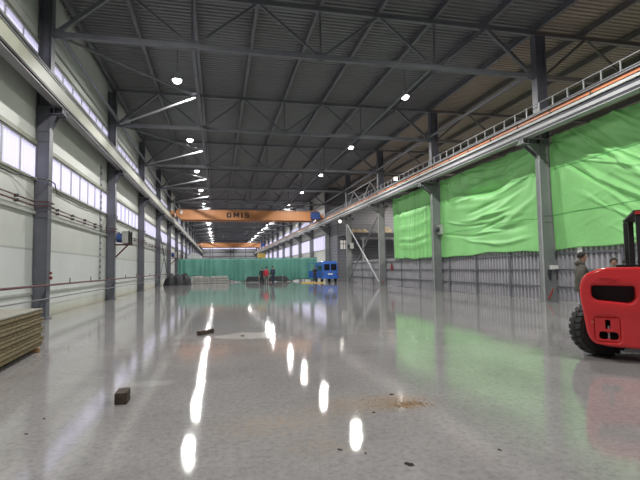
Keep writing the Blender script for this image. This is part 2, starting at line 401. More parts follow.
# ------------------------------------------------------------------ columns
def make_column(side, mat, name, label, group):
    # local x = 0 at the hall face, column body extends to -x*side ; corbel reaches out to +x*side
    s = side; t = thing(name, label, 'column', (0,0,0), 0, group)
    def X(a, b): return sorted((s*a, s*b))
    D = .40 if s > 0 else .50; W = .34; GB = GBL if s > 0 else GBR
    cx = .40 if s > 0 else .82; zc = GB-.25
    f = MB(); f.box(*X(-.025, 0), -W/2, W/2, .03, GB-.03); f.box(*X(-D, -D+.025), -W/2, W/2, .03, GB-.03); f.box(*X(-D+.02, -.02), -.14, -.12, .03, GB-.03)
    for z in (1.15, 3.35, 3.62, 5.9, 6.25): f.box(*X(-D+.02, -.02), -W/2+.01, .0, z, z+.03)
    f.build('shaft', mat, t)
    f = MB(); f.box(*X(-D-.04, .06), -W/2-.06, W/2+.06, 0, .035); f.build('base_plate', mat, t)
    f = MB(); f.box(*X(-.025, 0), -W/2, W/2, GB+.06, ZT-.1); f.box(*X(-D, -D+.025), -W/2, W/2, GB+.06, ZT-.1); f.box(*X(-D+.02, -.02), -.03, .0, GB+.06, ZT-.1)
    f.build('upper_shaft', M['steel'], t)
    # corbel: haunch plate and bracket box
    f = MB()
    poly = [(s*.0, zc-.5), (s*(cx-.2), zc-.04), (s*cx, zc-.04), (s*cx, zc), (s*(-D+.02), zc), (s*(-D+.02), zc-.2)]
    for y in (-.13, .12): f.prism(poly, y, y+.02)
    if s < 0:                                          # the tarp side brackets also reach back over the fence line
        for y in (-.13, .12): f.prism([(s*-D, zc-.42), (s*-D, zc), (s*(-D-.30), zc), (s*(-D-.30), zc-.12)], y, y+.02)
        f.box(*X(-D-.32, -D), -W/2-.02, W/2+.02, zc, zc+.03); f.box(*X(-D-.30, -D), -.02, .02, zc+.03, GB-.03); f.box(*X(-D-.30, -D-.28), -W/2, W/2, zc+.03, GB-.03)
    f.box(*X(-D, cx+.04), -W/2-.03, W/2+.03, zc, zc+.03)
    f.box(*X(-D, cx), -.02, .02, zc+.03, GB-.03); f.box(*X(-D, cx), -W/2-.03, W/2+.03, GB-.03, GB)
    for q in (-D+.02, -.02, cx-.3, cx-.04): f.box(*X(q, q+.02), -W/2, W/2, zc+.03, GB-.03)
    f.build('corbel', mat if s < 0 else M['steel'], t)
    return t
lp = make_column(1, M['steel'], 'steel_column', 'x', None)
rp = make_column(-1, M['steel_r'], 'steel_column', 'x', None)
for i in range(NR):
    ll = 'dark grey steel column just beyond the stacked panels, on the windowed wall' if i == 0 else 'grey steel column on the long windowed wall, %s beyond the stacked panels' % ORD[i]
    o = lp if i == 0 else copy_tree(lp)
    o.location = (XL, row(i), 0); o['label'] = ll; o['group'] = 'columns along the windowed wall'
    rl = 'grey steel column between the two big green tarpaulins beside the man in olive' if i == 0 else 'grey steel column on the tarpaulin side, %s in the row past the first one' % ORD[i-1]
    o = rp if i == 0 else copy_tree(rp)
    o.location = (XR, row(i), 0); o['label'] = rl; o['group'] = 'columns along the tarpaulin side'

# ------------------------------------------------------------------ crane girders
def girder(x_in, x_out, side, label, GB, GT):
    t = thing('crane_girder', label, 'crane girder', (0, YB+.1, 0), 0, 'crane runway girders')
    Ln = YE-YB-.2
    xc = (x_in+x_out)/2; a, c = min(x_in, x_out), max(x_in, x_out)
    f = MB(); f.box(a, c, 0, Ln, GB, GB+.03)
    f.build('bottom_flange', M['girder'] if side > 0 else M['girder_l'], t)
    f = MB(); f.box(xc-.015, xc+.015, 0, Ln, GB+.03, GT-.03)
    f.build('web', M['beige'] if side > 0 else M['girder_l'], t)
    tw = .19 if side < 0 else .05
    f = MB(); f.box(xc-.19, xc+tw, 0, Ln, GT-.03, GT); f.build('top_flange', M['girder'], t)
    f = MB(); f.box(xc-.06, xc+.06, 0, Ln, GT, GT+.02); f.box(xc-.02, xc+.02, 0, Ln, GT+.02, GT+.08); f.box(xc-.04, xc+.04, 0, Ln, GT+.08, GT+.12)
    f.build('crane_rail', M['steel_dark'], t)
    return t, Ln, xc
gl, Ln, xc = girder(-5.14, -5.42, 1, 'long beige crane runway girder resting on the windowed wall columns', GBL, GTL)
hx = xc+.015
MB().box(hx, hx+.05, 0, Ln, GBL+.18, GBL+.26).build('conduit', M['cable'], gl)
MB().box(hx, hx+.012, 0, Ln, GBL+.30, GTL-.05).build('cover_plate', M['beige'], gl)
gr, Ln, xc = girder(12.58, 12.93, -1, 'long light grey crane runway girder with orange rail above the green tarpaulins', GBR, GTR)
hx = xc-.015
MB().box(hx-.05, hx, 0, Ln, GB+.10, GB+.15).build('conduit', M['steel_dark'], gr)
MB().box(hx-.06, hx, 0, Ln, GB+.17, GB+.29).build('cable_tray', M['girder_l'], gr)
MB().box(hx-.02, hx, 0, Ln, GB+.30, GB+.44).build('dark_strip', M['steel_dark'], gr)
MB().box(hx-.08, hx, 0, Ln, GB+.44, GB+.54).build('ledge', M['fitting'], gr)
MB().box(hx-.10, hx-.04, 0, Ln, GB+.57, GB+.68).build('conductor_rail', M['orange'], gr)
sp0 = MB().box(hx-.12, hx, 0, .05, GB+.54, GB+.70).build('rail_support', M['steel_dark'], gr); sp0.location = (0, 1, 0)
for k in range(1, 60):
    c = sp0.copy(); c.location = (0, 1+k*2.0, 0); COL.objects.link(c)
light_block = thing('walkway', 'pale steel walkway tucked between the windowed wall and the beige girder', 'walkway', (WL, 0, 7.70), 0)  # unseen plates added to keep lamp light off the upper wall
for i in range(-2, 15):
    a_ = row(i)+.19 if i > -2 else YB+.2
    MB().box(.01, .62, a_, row(i+1)-.19, 0, .04).build('deck_plate', M['girder'], light_block)
# inspection walkway and guardrail on the tarp side
wk = thing('walkway', 'narrow steel inspection walkway beside the orange rail over the tarpaulins', 'walkway', (12.98, YB+.1, 7.56), 0)
MB().box(-.03, .345, 0, Ln, 0, .05).build('deck_plate', M['girder'], wk)
gd = thing('guardrail', 'pale metal guardrail running along the high walkway above the tarpaulins', 'guardrail', (13.2, 6, 7.61))
nP = 100
MB().tube([(0, 0, .76), (0, 120, .76)], .018, 6).build('top_rail', M['steel_light'], gd)
MB().tube([(0, 0, .40), (0, 120, .40)], .014, 6).build('mid_rail', M['steel_light'], gd)
pm = MB().box(-.02, .02, -.02, .02, 0, .77).build('post', M['steel_light'], gd)
for k in range(1, nP):
    c = pm.copy(); c.location = (0, k*.8, 0); COL.objects.link(c)
for (x, y, z, lb) in ((12.70, 31.2, 7.78, 'small bright floodlight on the girder over the second tarpaulin bay'), (12.62, 46.75, 6.25, 'small bright floodlight under the girder above the blue van')):
    t = thing('floodlight', lb, 'light', (x, y, z), 0)
    MB().box(-.12, .12, -.04, .10, .08, .36).build('housing', M['grey'], t)
    MB().box(-.10, .10, -.055, -.04, .11, .33).build('lens', lamp_mat('flood_lens', 12, (1, .95, .85)), t)
    MB().box(-.02, .02, .03, .08, 0, .6 if z < 7 else .1).build('bracket', M['steel_dark'], t)

# ------------------------------------------------------------------ roof trusses
NX = 5.72; PX = 4.80
bn = [-NX+PX*k for k in range(5)]; tn = [-NX+PX*(k+.5) for k in range(4)]
def lbar(b, a, c, w):                                  # double-angle bar
    return b.bar(a, c, w, w, (0,1,0))
def make_truss():
    t = thing('roof_truss', 'x', 'roof truss', (0,0,0), 0, 'roof trusses over the hall')
    b = MB(); b.bar((-NX, 0, ZT), (13.55, 0, ZT), .18, .16); b.build('top_chord', M['roofsteel'], t)
    b = MB(); b.bar((-5.5, 0, ZB), (13.34, 0, ZB), .18, .18); b.build('bottom_chord', M['roofsteel'], t)
    for k in range(4):
        x0 = max(bn[k], -5.5); x1 = min(bn[k+1], 13.34); big = .13 if k in (0, 3) else .085
        b = MB(); lbar(b, (x0, 0, ZB), (tn[k], 0, ZT), big if k == 0 else .085); b.build('diagonal', M['roofsteel'], t)
        b = MB(); lbar(b, (tn[k], 0, ZT), (x1, 0, ZB), big if k == 3 else .085); b.build('diagonal', M['roofsteel'], t)
        if k < 3: b = MB(); lbar(b, (bn[k+1], 0, ZB), (bn[k+1], 0, ZT), .07); b.build('vertical', M['roofsteel'], t)
    for k in range(5):
        b = MB(); x = max(min(bn[k], 13.2), -5.35); b.box(x-.16, x+.16, -.012, .012, ZB-.12, ZB+.22); b.build('gusset', M['roofsteel'], t)
    return t
tp = make_truss()
def make_atruss():
    t = thing('roof_truss', 'x', 'roof truss', (0,0,0), 0, 'roof trusses over the side aisle')
    b = MB(); b.bar((13.56, 0, ZT), (32.9, 0, ZT), .18, .16); b.build('top_chord', M['purlin_b'], t)
    b = MB(); b.bar((13.76, 0, ZB), (32.9, 0, ZB), .16, .18); b.build('bottom_chord', M['purlin_b'], t)
    for k in range(4):
        x0 = 13.76+k*4.8; xm = x0+2.3; x1 = min(x0+4.8, 32.9)
        b = MB(); lbar(b, (x0, 0, ZB), (xm, 0, ZT), .10); b.build('diagonal', M['purlin_b'], t)
        b = MB(); lbar(b, (xm, 0, ZT), (x1, 0, ZB), .08); b.build('diagonal', M['purlin_b'], t)
    return t
ap = make_atruss()
for i in range(NR):
    o = tp if i == 0 else copy_tree(tp)
    o.location = (0, row(i), 0); o['label'] = ('grey steel roof truss spanning the hall at the top of the picture, the closest' if i == 0 else 'grey steel roof truss spanning the hall, %s one behind the closest' % ORD[i-1])
    if i < 5:
        o = ap if i == 0 else copy_tree(ap)
        o.location = (0, row(i), 0); o['label'] = 'brownish roof truss over the aisle behind the tarpaulins, %s from the forklift' % ORD[i]
# purlins
pn = [-NX+2.4*k+(.12 if k == 0 else 0) for k in range(9)]+[13.48+2.4*k for k in range(1, 8)]
for k, x in enumerate(pn):
    b = MB(); Lp = (YE if k < 9 else YS-.2)-YB-.2; z0 = ZT+.08
    b.box(x-.012, x+.012, 0, Lp, z0+.015, ZD-.015); b.box(x-.07, x+.07, 0, Lp, z0, z0+.018); b.box(x-.07, x+.07, 0, Lp, ZD-.018, ZD)
    o = b.build('roof_purlin', M['purlin'] if k < 9 else M['purlin_b'])
    tag(o, ('dark steel purlin running the length of the hall roof, %s from the windowed wall' % ORD[k]) if k < 9 else 'brownish steel purlin under the aisle roof behind the tarpaulins, %s from the girder' % ORD[k-9], 'purlin', 'lengthwise roof purlins')
    o.location = (0, YB+.1, 0)
# longitudinal struts and horizontal bracing at bottom chord level
for x, lb in ((bn[1], 'long grey roof strut at truss bottom level, over the windowed side lamp row'), (bn[3], 'long grey roof strut at truss bottom level, over the tarpaulin side lamp row'),
              (-5.40, 'long tie tube along the windowed wall joining the column tops'), (13.25, 'long tie tube above the guardrail joining the column tops')):
    b = MB(); b.bar((0, 0, 0), (0, row(15)-row(0), 0), .10 if abs(x) > 3 and x < 0 or x > 13 else .13, .12)
    o = b.build('tie_strut', M['roofsteel']); o.location = (x, row(0), ZB+.15); tag(o, lb, 'roof strut')
def make_brace(x0, x1, pipe):
    t = thing('wind_brace', 'x', 'wind brace', (0,0,0), 0, 'horizontal wind braces under the roof')
    MB().tube([(x0, .15, ZB+.0), (x1, BAY/2-.08, ZB+.0)], .055, 8).build('brace_tube', M['roofsteel'], t, 40)
    MB().tube([(x0, BAY-.15, ZB+.0), (x1, BAY/2+.08, ZB+.0)], .055, 8).build('brace_tube', M['steel_light'], t, 40)  # lamp light on this arm is painted in as a paler grey
    MB().box(min(x0, x1), min(x0, x1)+.01, 0, .01, ZB, ZB+.01)
    MB().box(x1-.15, x1+.15, BAY/2-.2, BAY/2+.2, ZB+.06, ZB+.085).build('gusset', M['roofsteel'], t)
    return t
bl = make_brace(-5.3, bn[1]-.1, 0); br = make_brace(13.15, bn[3]+.1, 0)
for i in range(12):
    o = bl if i == 0 else copy_tree(bl); o.location = (0, row(i), 0); o['label'] = 'V shaped pale wind brace under the windowed side roof, in the %s bay' % ORD[i]
    if i > 8: continue
    o = br if i == 0 else copy_tree(br); o.location = (0, row(i+4), 0); o['label'] = 'V shaped wind brace under the tarpaulin side roof, %s beyond the crossed braces' % ORD[i]

# ------------------------------------------------------------------ lamps
def make_lamp():
    t = thing('high_bay_lamp', 'x', 'ceiling lamp', (0,0,0), 0, 'high bay lamps')
    b = MB(); b.lathe([(.05, .34), (.10, .32), (.11, .18), (.22, .06), (.235, 0), (.215, 0), (.205, .05), (.09, .17)], 20); b.build('shade', M['steel_light'], t, 40)
    b = MB(); b.lathe([(0, -.15), (.10, -.14), (.16, -.10), (.19, -.04), (.20, .02), (0, .05)], 20); b.build('lens', M['lens'], t)
    b = MB(); b.tube([(0,0,.33), (0,0,ZD-10.34)], .012, 6); b.build('hanging_rod', M['steel_dark'], t)
    return t
la = make_lamp()
LD = bpy.data.lights.new('high_bay_light', 'AREA'); LD.shape = 'DISK'; LD.size = .30; LD.energy = 520; LD.color = (1, .985, .95)
first = True
for side, x in (('windowed wall', -1.86), ('tarpaulin', 9.43)):
    for i in range(-2, 15):
        y = 21.6+BAY*i
        if i == -2: o = None
        if i >= -1 and not (i == -1 and x < 0):
            if first: o = la; first = False
            else: o = copy_tree(la)
            o.location = (x, y, 10.34)
            k = i+1 if x > 0 else i
            o['label'] = 'bright round high bay lamp in the %s side row, %s from the camera' % (side, ORD[k])
        lo = bpy.data.objects.new('high_bay_light', LD); COL.objects.link(lo); lo.location = (x, y, 10.17)
# aisle lamps
LA = bpy.data.lights.new('aisle_light', 'AREA'); LA.shape = 'DISK'; LA.size = .42; LA.energy = 850; LA.color = (1, .93, .84)
for i in range(-1, 4):
    lo = bpy.data.objects.new('aisle_light', LA); COL.objects.link(lo); lo.location = (23.5, 21.6+BAY*i, 10.175)
    if 0 <= i < 4:
        o = copy_tree(la); o.location = (23.5, 21.6+BAY*i, 10.34); o['label'] = 'high bay lamp over the aisle behind the tarpaulins, %s from the forklift' % ORD[i]; o['group'] = 'aisle lamps'

# ------------------------------------------------------------------ bridge cranes
def crane(y, label, words_):
    t = thing('bridge_crane', label, 'crane', (0, y, 0), 0, None)
    z0, z1 = 7.60, 8.70
    for dy, nm in ((0, 'bridge_beam'), (1.9, 'bridge_beam')):
        b = MB()
        b.prism([(-4.75, z1), (-4.95, z1-.1), (-4.95, z1-.55), (-4.3, z0), (11.9, z0), (12.35, z0+.5), (12.35, z1)], dy, dy+.5)
        b.box(-4.75, 12.3, dy-.06, dy+.56, z1, z1+.05); b.box(-4.3, 11.9, dy-.05, dy+.55, z0-.04, z0)
        b.build(nm, M['crane'], t)
    for x, GT in ((-5.28, GTL), (12.755, GTR)):
        b = MB(); b.box(x-.14, x+.14, -.9, 3.3, GT+.22, GT+.60); b.build('end_carriage', M['crane'], t, 0)
        for yy in (-.6, 3.0):
            b = MB(); b.lathe([(0, -.05), (.19, -.05), (.19, .05), (0, .05)], 16, (x, yy, GT+.31+.0), Matrix.Rotation(PI/2, 4, 'Y')); b.build('wheel', M['steel_dark'], t)
    b = MB(); b.box(11.35, 12.5, -.10, -.02, z0+.1, z1-.05); b.box(11.35, 12.5, -.5, -.1, z0+.1, z1-.2); b.build('electrical_cabinet', M['blue'], t)
    b = MB(); b.box(-4.4, -4.15, -.15, -.02, z1-.5, z1-.05); b.build('limit_box', M['white'], t)
    b = MB(); b.box(9.6, 10.8, .1, 2.3, z1+.05, z1+.35); b.build('hoist_trolley', M['steel'], t)
    if words_:
        lt = MB(); x0, zb, lw, lh, st = 1.0, 7.84, .56, .62, .17
        y_a, y_b = -.035, -.005
        ro = rounded([(x0, zb, .2), (x0+lw, zb, .2), (x0+lw, zb+lh, .2), (x0, zb+lh, .2)])
        ri = rounded([(x0+st, zb+st*.8, .08), (x0+lw-st, zb+st*.8, .08), (x0+lw-st, zb+lh-st*.8, .08), (x0+st, zb+lh-st*.8, .08)])
        n_ = len(ro); vs = [(p[0], y_a, p[1]) for p in ro+ri]+[(p[0], y_b, p[1]) for p in ro+ri]; fs = []
        for i in range(n_):
            j = (i+1) % n_; fs += [(i, j, n_+j, n_+i), (2*n_+i, 3*n_+i, 3*n_+j, 2*n_+j), (i, 2*n_+i, 2*n_+j, j), (n_+i, n_+j, 3*n_+j, 3*n_+i)]
        lt.add(vs, fs); lt.build('letter', M['letter'], t)
        mx0 = x0+.80; ml = MB(); ml.prism([(mx0, zb), (mx0+.16, zb), (mx0+.16, zb+.36), (mx0+.34, zb+.06), (mx0+.52, zb+.36), (mx0+.52, zb), (mx0+.68, zb), (mx0+.68, zb+lh), (mx0+.52, zb+lh), (mx0+.34, zb+.32), (mx0+.16, zb+lh), (mx0, zb+lh)], y_a, y_b)
        ml.build('letter', M['letter'], t)
        ml = MB(); ml.box(x0+1.74, x0+1.91, y_a, y_b, zb, zb+lh); ml.build('letter', M['letter'], t)
        sx = x0+2.17; a_ = .15; ml = MB(); ml.prism([(sx, zb), (sx+.52, zb), (sx+.52, zb+.385), (sx+.15, zb+.385), (sx+.15, zb+lh-.14), (sx+.52, zb+lh-.14), (sx+.52, zb+lh), (sx, zb+lh), (sx, zb+.245), (sx+.37, zb+.245), (sx+.37, zb+.14), (sx, zb+.14)], y_a, y_b)
        ml.build('letter', M['letter'], t)
    return t
crane(56.3, 'orange overhead bridge crane with dark lettering spanning the hall', True)
crane(126, 'smaller looking orange bridge crane far behind the lettered one', False)

# ------------------------------------------------------------------ fence (tarp side)
FX = 13.97
fence_panels = []
def corr(x, y0, y1, z0, z1, p=.25, d=.09):
    b = MB(); n = int(round((y1-y0)/p)); vs = []; fs = []; pts = []
    for k in range(n):
        yy = y0+k*p
        pts += [(yy, 0), (yy+.35*p, 0), (yy+.5*p, d), (yy+.85*p, d)]
    pts.append((y0+n*p, 0))
    for yy, dx in pts: vs += [(x+dx, yy, z0), (x+dx, yy, z1)]
    m = len(pts)
    for i in range(m-1): fs.append((2*i, 2*i+1, 2*i+3, 2*i+2))
    # give it thickness
    n0 = len(vs); vs += [(a+.006, b_, c) for a, b_, c in vs[:n0]]
    fs += [tuple(i+n0 for i in reversed(f)) for f in fs[:]]
    for i in range(m-1):
        fs.append((2*i+1, 2*i+1+n0, 2*i+3+n0, 2*i+3)); fs.append((2*i, 2*i+2, 2*i+2+n0, 2*i+n0))
    b.add(vs, fs); return b
segs = [(-1, 'grey corrugated sheet fence behind the red forklift'), (0, 'grey corrugated fence under the middle green tarpaulin'), (1, 'grey corrugated fence under the farthest narrow green tarpaulin'), (2, 'grey corrugated fence panel behind the crossed steel braces, near the blue van')]
for i, lb in segs:
    ya, yb = row(i)+.01, row(i+1)-.01
    t = thing('corrugated_fence', lb, 'fence', (FX, ya, 0), 0, 'fence bays under the tarpaulins')
    corr(0, 0, yb-ya, .02, 2.26).build('sheet', M['fence'], t)
    for z in (.62, 1.34, 2.02):
        MB().box(-.05, -.002, 0, yb-ya, z-.03, z+.03).build('rail', M['steel'], t)
    for q in ((0.33, .66) if i else (.3, .6, .9)):
        MB().box(-.08, -.045, q*(yb-ya)-.04, q*(yb-ya)+.04, 0, 2.2).build('post', M['steel'], t)
t = MB().box(-.008, 0, -.12, .12, 0, .32).build('paper_notice', M['white']); t.location = (FX-.055, 15.35, 1.90); tag(t, 'small white paper notice on the grey fence above the man in olive', 'sign')
# fence across the aisle side near van handled by siding wall

# ------------------------------------------------------------------ tarpaulins
def tarp(name, label, ya, yb, z0, z1, seed, group, mode):
    rnd = random.Random(seed); ny, nz = 210, 120
    L_ = yb-ya; H = z1-z0; vs = []; fs = []
    cr = []                                            # creases: centre curve z(u), width, depth, window along u
    def crease(f, wd, am, u0, u1): cr.append((f, wd, am, u0, u1))
    if mode == 's':                                    # swags sagging between the columns
        for k in range(44):
            a0 = .25+rnd.random()*H*1.0; c = rnd.uniform(.25, .75); b_ = rnd.uniform(1.2, 4.2); tl = rnd.uniform(-1.0, 1.6); lo = rnd.uniform(0, .45)
            crease(lambda u, a0=a0, c=c, b_=b_, tl=tl: a0+b_*(u-c)**2+tl*(u-.5), rnd.uniform(.04, .13), rnd.choice((-1, 1, 1))*rnd.uniform(.02, .07), lo, lo+rnd.uniform(.35, .6))
    elif mode == 'd':                                  # diagonal pull away from the column corner (u = 1 is the column)
        for k in range(56):
            a0 = rnd.uniform(-.5, 4.4); m_ = rnd.uniform(3.5, 11); c = rnd.uniform(-1.2, 1.2); lo = rnd.uniform(.35, .98)
            crease(lambda u, a0=a0, m_=m_, c=c: a0+m_*(u-.55)+c*(u-.7)**2, rnd.uniform(.03, .10), rnd.choice((-1, 1))*rnd.uniform(.02, .075), lo-rnd.uniform(.1, .3), lo+rnd.uniform(.1, .3))
        for k in range(8):
            a0 = rnd.uniform(.2, 2.5); m_ = rnd.uniform(-5, -2); lo = rnd.uniform(.6, .85)
            crease(lambda u, a0=a0, m_=m_: a0+m_*(u-.8), .06, rnd.uniform(.02, .04), lo, lo+.15)
    else:
        for k in range(10):
            a0 = rnd.uniform(.5, 4.5); b_ = rnd.uniform(.5, 2.0)
            crease(lambda u, a0=a0, b_=b_: a0+b_*(u-.6)**2, .10, rnd.uniform(.02, .04), .1, .9)
    vf = [(rnd.random(), rnd.uniform(.004, .012), rnd.uniform(.015, .05), rnd.uniform(-.04, .04)) for _ in range(34 if mode == 'v' else 12)]
    sm = lambda t: 0 if t <= 0 else 1 if t >= 1 else t*t*(3-2*t)
    for j in range(nz+1):
        w = j/nz
        for i in range(ny+1):
            u = i/ny; y = ya+u*L_; zl = w*H; d = 0
            for f, wd, am, u0, u1 in cr:
                if u0 < u < u1:
                    q = (zl-f(u))/wd
                    if abs(q) < 3: d += am*math.exp(-q*q*.6)*sm((u-u0)/.15)*sm((u1-u)/.15)
            for c, wd, am, sl in vf:
                q = (u-c-sl*(1-w))/wd/(1.0+.8*(1-w))
                if abs(q) < 3: d += am*math.exp(-q*q*.6)*(sm((w-.62)/.3) if mode != 'v' else 1)
            for cu in (0, 1):                          # gathers at the tied top corners
                dy = abs(y-(ya+cu*L_)); dz = zl-H*.96; r = math.hypot(dy, dz)+.01; a = math.atan2(dz, dy+1e-4)
                if r < 2.6: d += .05*math.exp(-r/1.0)*min(1, r/.3)*math.sin(a*17+seed+cu+math.sin(a*5))
            d += .045*math.sin(u*5+seed)*math.sin(w*3.4+seed*2)
            zz = z0+zl+(1-w)*(.06*math.sin(u*PI*2.3+seed)+.03*math.sin(u*19+seed))-w*w*w*w*.06*abs(math.sin(u*13))
            vs.append((13.83-d*1.35, y, zz))
    for j in range(nz):
        for i in range(ny):
            a = j*(ny+1)+i; fs.append((a, a+1, a+ny+2, a+ny+1))
    n0 = len(vs)
    t = thing(name, label, 'tarpaulin', (13.83, ya, z0), 0, group)
    mb = MB().add(vs, fs); o = mb.build('sheet', M['tarp'], t, 80, off=(13.83, ya, z0))
    md = o.modifiers.new('thickness', 'SOLIDIFY'); md.thickness = .006
    # seams: thin welded strips following the sheet
    for frac in ((.70, .30) if mode != 'v' else (.74,)):
        b = MB(); j = int(frac*nz)
        for i in range(0, ny-1, 2):
            p = Vector(vs[j*(ny+1)+i]); q = Vector(vs[j*(ny+1)+i+2])
            b.bar(p-Vector((.012, 0, 0)), q-Vector((.012, 0, 0)), .012, .02)
        b.build('seam', M['tarpseam'], t, off=(13.83, ya, z0))
    b = MB(); b.tube([(0, -.15, H+.02), (0, L_+.15, H+.02)], .02, 6); b.build('top_rope', M['steel_dark'], t)
    return t
M['tarpseam'] = simple('tarp_seam', (.10, .42, .10), .6)
tarp('green_tarpaulin', 'bright green tarpaulin behind the forklift and the man in olive', row(-1)-1.5, row(0)-.20, 2.20, 7.02, 3, 'green tarpaulins', 'd')
tarp('green_tarpaulin', 'bright green wrinkled tarpaulin between two columns, middle one of three', row(0)+.20, row(1)-.20, 2.18, 7.0, 5, 'green tarpaulins', 's')
tarp('green_tarpaulin', 'narrow looking green tarpaulin with vertical folds, farthest of the three', row(1)+.22, row(2)-2.2, 2.18, 7.04, 8, 'green tarpaulins', 'v')

# ------------------------------------------------------------------ side aisle: siding block, mezzanine, portal braces
struct(MB().box(WR, WA, YS, YS+.2, 0, ZD+.07).build('wall_siding', M['siding']))
t = thing('office_block', 'dark grey horizontally clad office block rising behind the blue van', 'building', (13.95, 52.9, 0))
b = MB(); b.box(0, .2, 0, 4.05, 0, 6.85)
b.box(.2, 8, 0, .2, 0, 3.7); b.box(1.55, 8, 0, .2, 3.7, 4.85); b.box(.2, 8, 0, .2, 4.85, 6.85); b.box(.2, .30, 0, .2, 3.7, 4.85)
b.build('cladding', M['siding'], t)
b = MB(); b.box(-.03, .03, -.03, .03, 0, 6.86); b.build('corner_trim', M['steel'], t)
b = MB(); b.box(.30, 1.55, .10, .13, 3.7, 4.85); wp = b.build('window_pane', M['litpane'], t)
b = MB(); b.box(.30, 1.55, .02, .10, 3.7, 3.78); b.box(.30, 1.55, .02, .10, 4.40, 4.46)
for q in (.30, .70, .98, 1.50): b.box(q, q+.05, .02, .10, 3.7, 4.85)
b.build('window_frame', M['steel_dark'], t)
t = thing('mezzanine', 'dark steel mezzanine platform behind the crossed braces', 'mezzanine', (13.9, 47.5, 5.0))
MB().box(0, 9, 0, 5.3, .28, .36).build('platform', M['steel'], t)
MB().box(0, 9, -.08, .0, 0, .36).build('edge_beam', M['steel_dark'], t)
for x in (1.55, 5.2, 8.6):
    b = MB(); b.box(x-.07, x+.07, .1, .24, -5, .28); b.bar((x, .17, -.6), (x-.55, .17, .2), .07, .07); b.bar((x, .17, -.6), (x+.55, .17, .2), .07, .07)
    b.build('post', M['steel_light'], t)
def heap(name, label, cat, x, y, z, w, d, h, mat, seed, n=22, group=None, rz=0):
    rnd = random.Random(seed); vs = []; fs = []
    ph = [rnd.uniform(0, 6) for _ in range(6)]
    for j in range(n+1):
        for i in range(n+1):
            u = i/n*2-1; v = j/n*2-1
            e = max(abs(u), abs(v)); prof = max(0, 1-e**4)**.5
            hh = h*prof*(.78+.14*math.sin(u*4+ph[0])*math.cos(v*3+ph[1])+.08*math.sin(u*11+ph[2])+.06*math.sin(v*13+u*7+ph[3]))
            vs.append((u*w/2+.03*math.sin(v*9+ph[4]), v*d/2+.03*math.sin(u*9+ph[5]), hh+.003))
    for j in range(n):
        for i in range(n):
            a = j*(n+1)+i; fs.append((a, a+1, a+n+2, a+n+1))
    fs.append(tuple([i for i in range(n, -1, -1)]+[j*(n+1) for j in range(1, n+1)]+[n*(n+1)+i for i in range(1, n+1)]+[j*(n+1)+n for j in range(n-1, 0, -1)]))
    o = MB().add(vs, fs).build(name, mat, None, 60); o.location = (x, y, z); o.rotation_euler = (0, 0, rz)
    return tag(o, label, cat, group)
heap('covered_bundle', 'tan sheet covered bundle lying on the mezzanine edge', 'bundle', 15.2, 48.6, 5.36, 2.3, 1.0, .55, M['tan'], 3)
heap('covered_bundle', 'tan sheet covered bundle behind the column under the green tarpaulin edge', 'bundle', 18.3, 48.6, 5.36, 1.6, 1.0, .8, M['tan'], 4)
# cabinets in the aisle seen between the braces
for (x, y, w, h_, mt, lb) in ((16.3, 44.5, 1.2, 2.4, 'white', 'white machine cabinet in the aisle behind the crossed braces'), (18.6, 45.5, 1.6, 3.1, 'black', 'tall black machine cabinet in the aisle behind the crossed braces')):
    t = thing('machine_cabinet', lb, 'cabinet', (x, y, 0))
    MB().box(0, w, 0, 1, .08, h_).build('body', M[mt], t, 0, .02); MB().box(.06, w/2-.01, -.03, 0, .2, h_-.1).build('door', M[mt], t); MB().box(w/2+.01, w-.06, -.03, 0, .2, h_-.1).build('door', M[mt], t); MB().box(.05, w-.05, .05, .95, 0, .08).build('plinth', M['grey'], t)
# portal brace between third and fourth column, tarp side
t = thing('cross_brace', 'pale crossed steel braces standing between two columns beside the blue van', 'brace', (13.36, row(2), 0))
MB().tube([(0, 9.8, 6.2), (0, .22, .3)], .07, 8).build('brace_tube', M['steel_light'], t, 40)
MB().tube([(.15, .22, 6.2), (.15, 9.8, .3)], .06, 8).build('brace_tube', M['steel_r'], t, 40)
t = thing('lattice_brace', 'pale lattice bracing above the girder over the crossed braces', 'brace', (13.5, row(2), 7.6))
pts = [(9.7, .2), (7.6, 1.7), (5.0, .2), (2.4, 1.7), (.2, .2)]
MB().tube([(0, .2, 1.75), (0, 9.7, 1.75)], .05, 8).build('top_chord', M['steel_light'], t)
MB().tube([(0, .2, .15), (0, 9.7, .15)], .05, 8).build('bottom_chord', M['steel_light'], t)
for (a, z1), (c, z2) in zip(pts, pts[1:]): MB().tube([(0, a, z1), (0, c, z2)], .045, 8).build('diagonal', M['steel_light'], t)
t = thing('cross_brace', 'thin crossed steel braces against the windowed wall beyond the second heater bay', 'brace', (-5.75, row(3), 0))
MB().tube([(0, .22, 6.2), (0, 9.8, .3)], .05, 8).build('brace_tube', M['conduit'], t)
MB().tube([(.10, 9.8, 6.2), (.10, .22, .3)], .05, 8).build('brace_tube', M['conduit'], t)

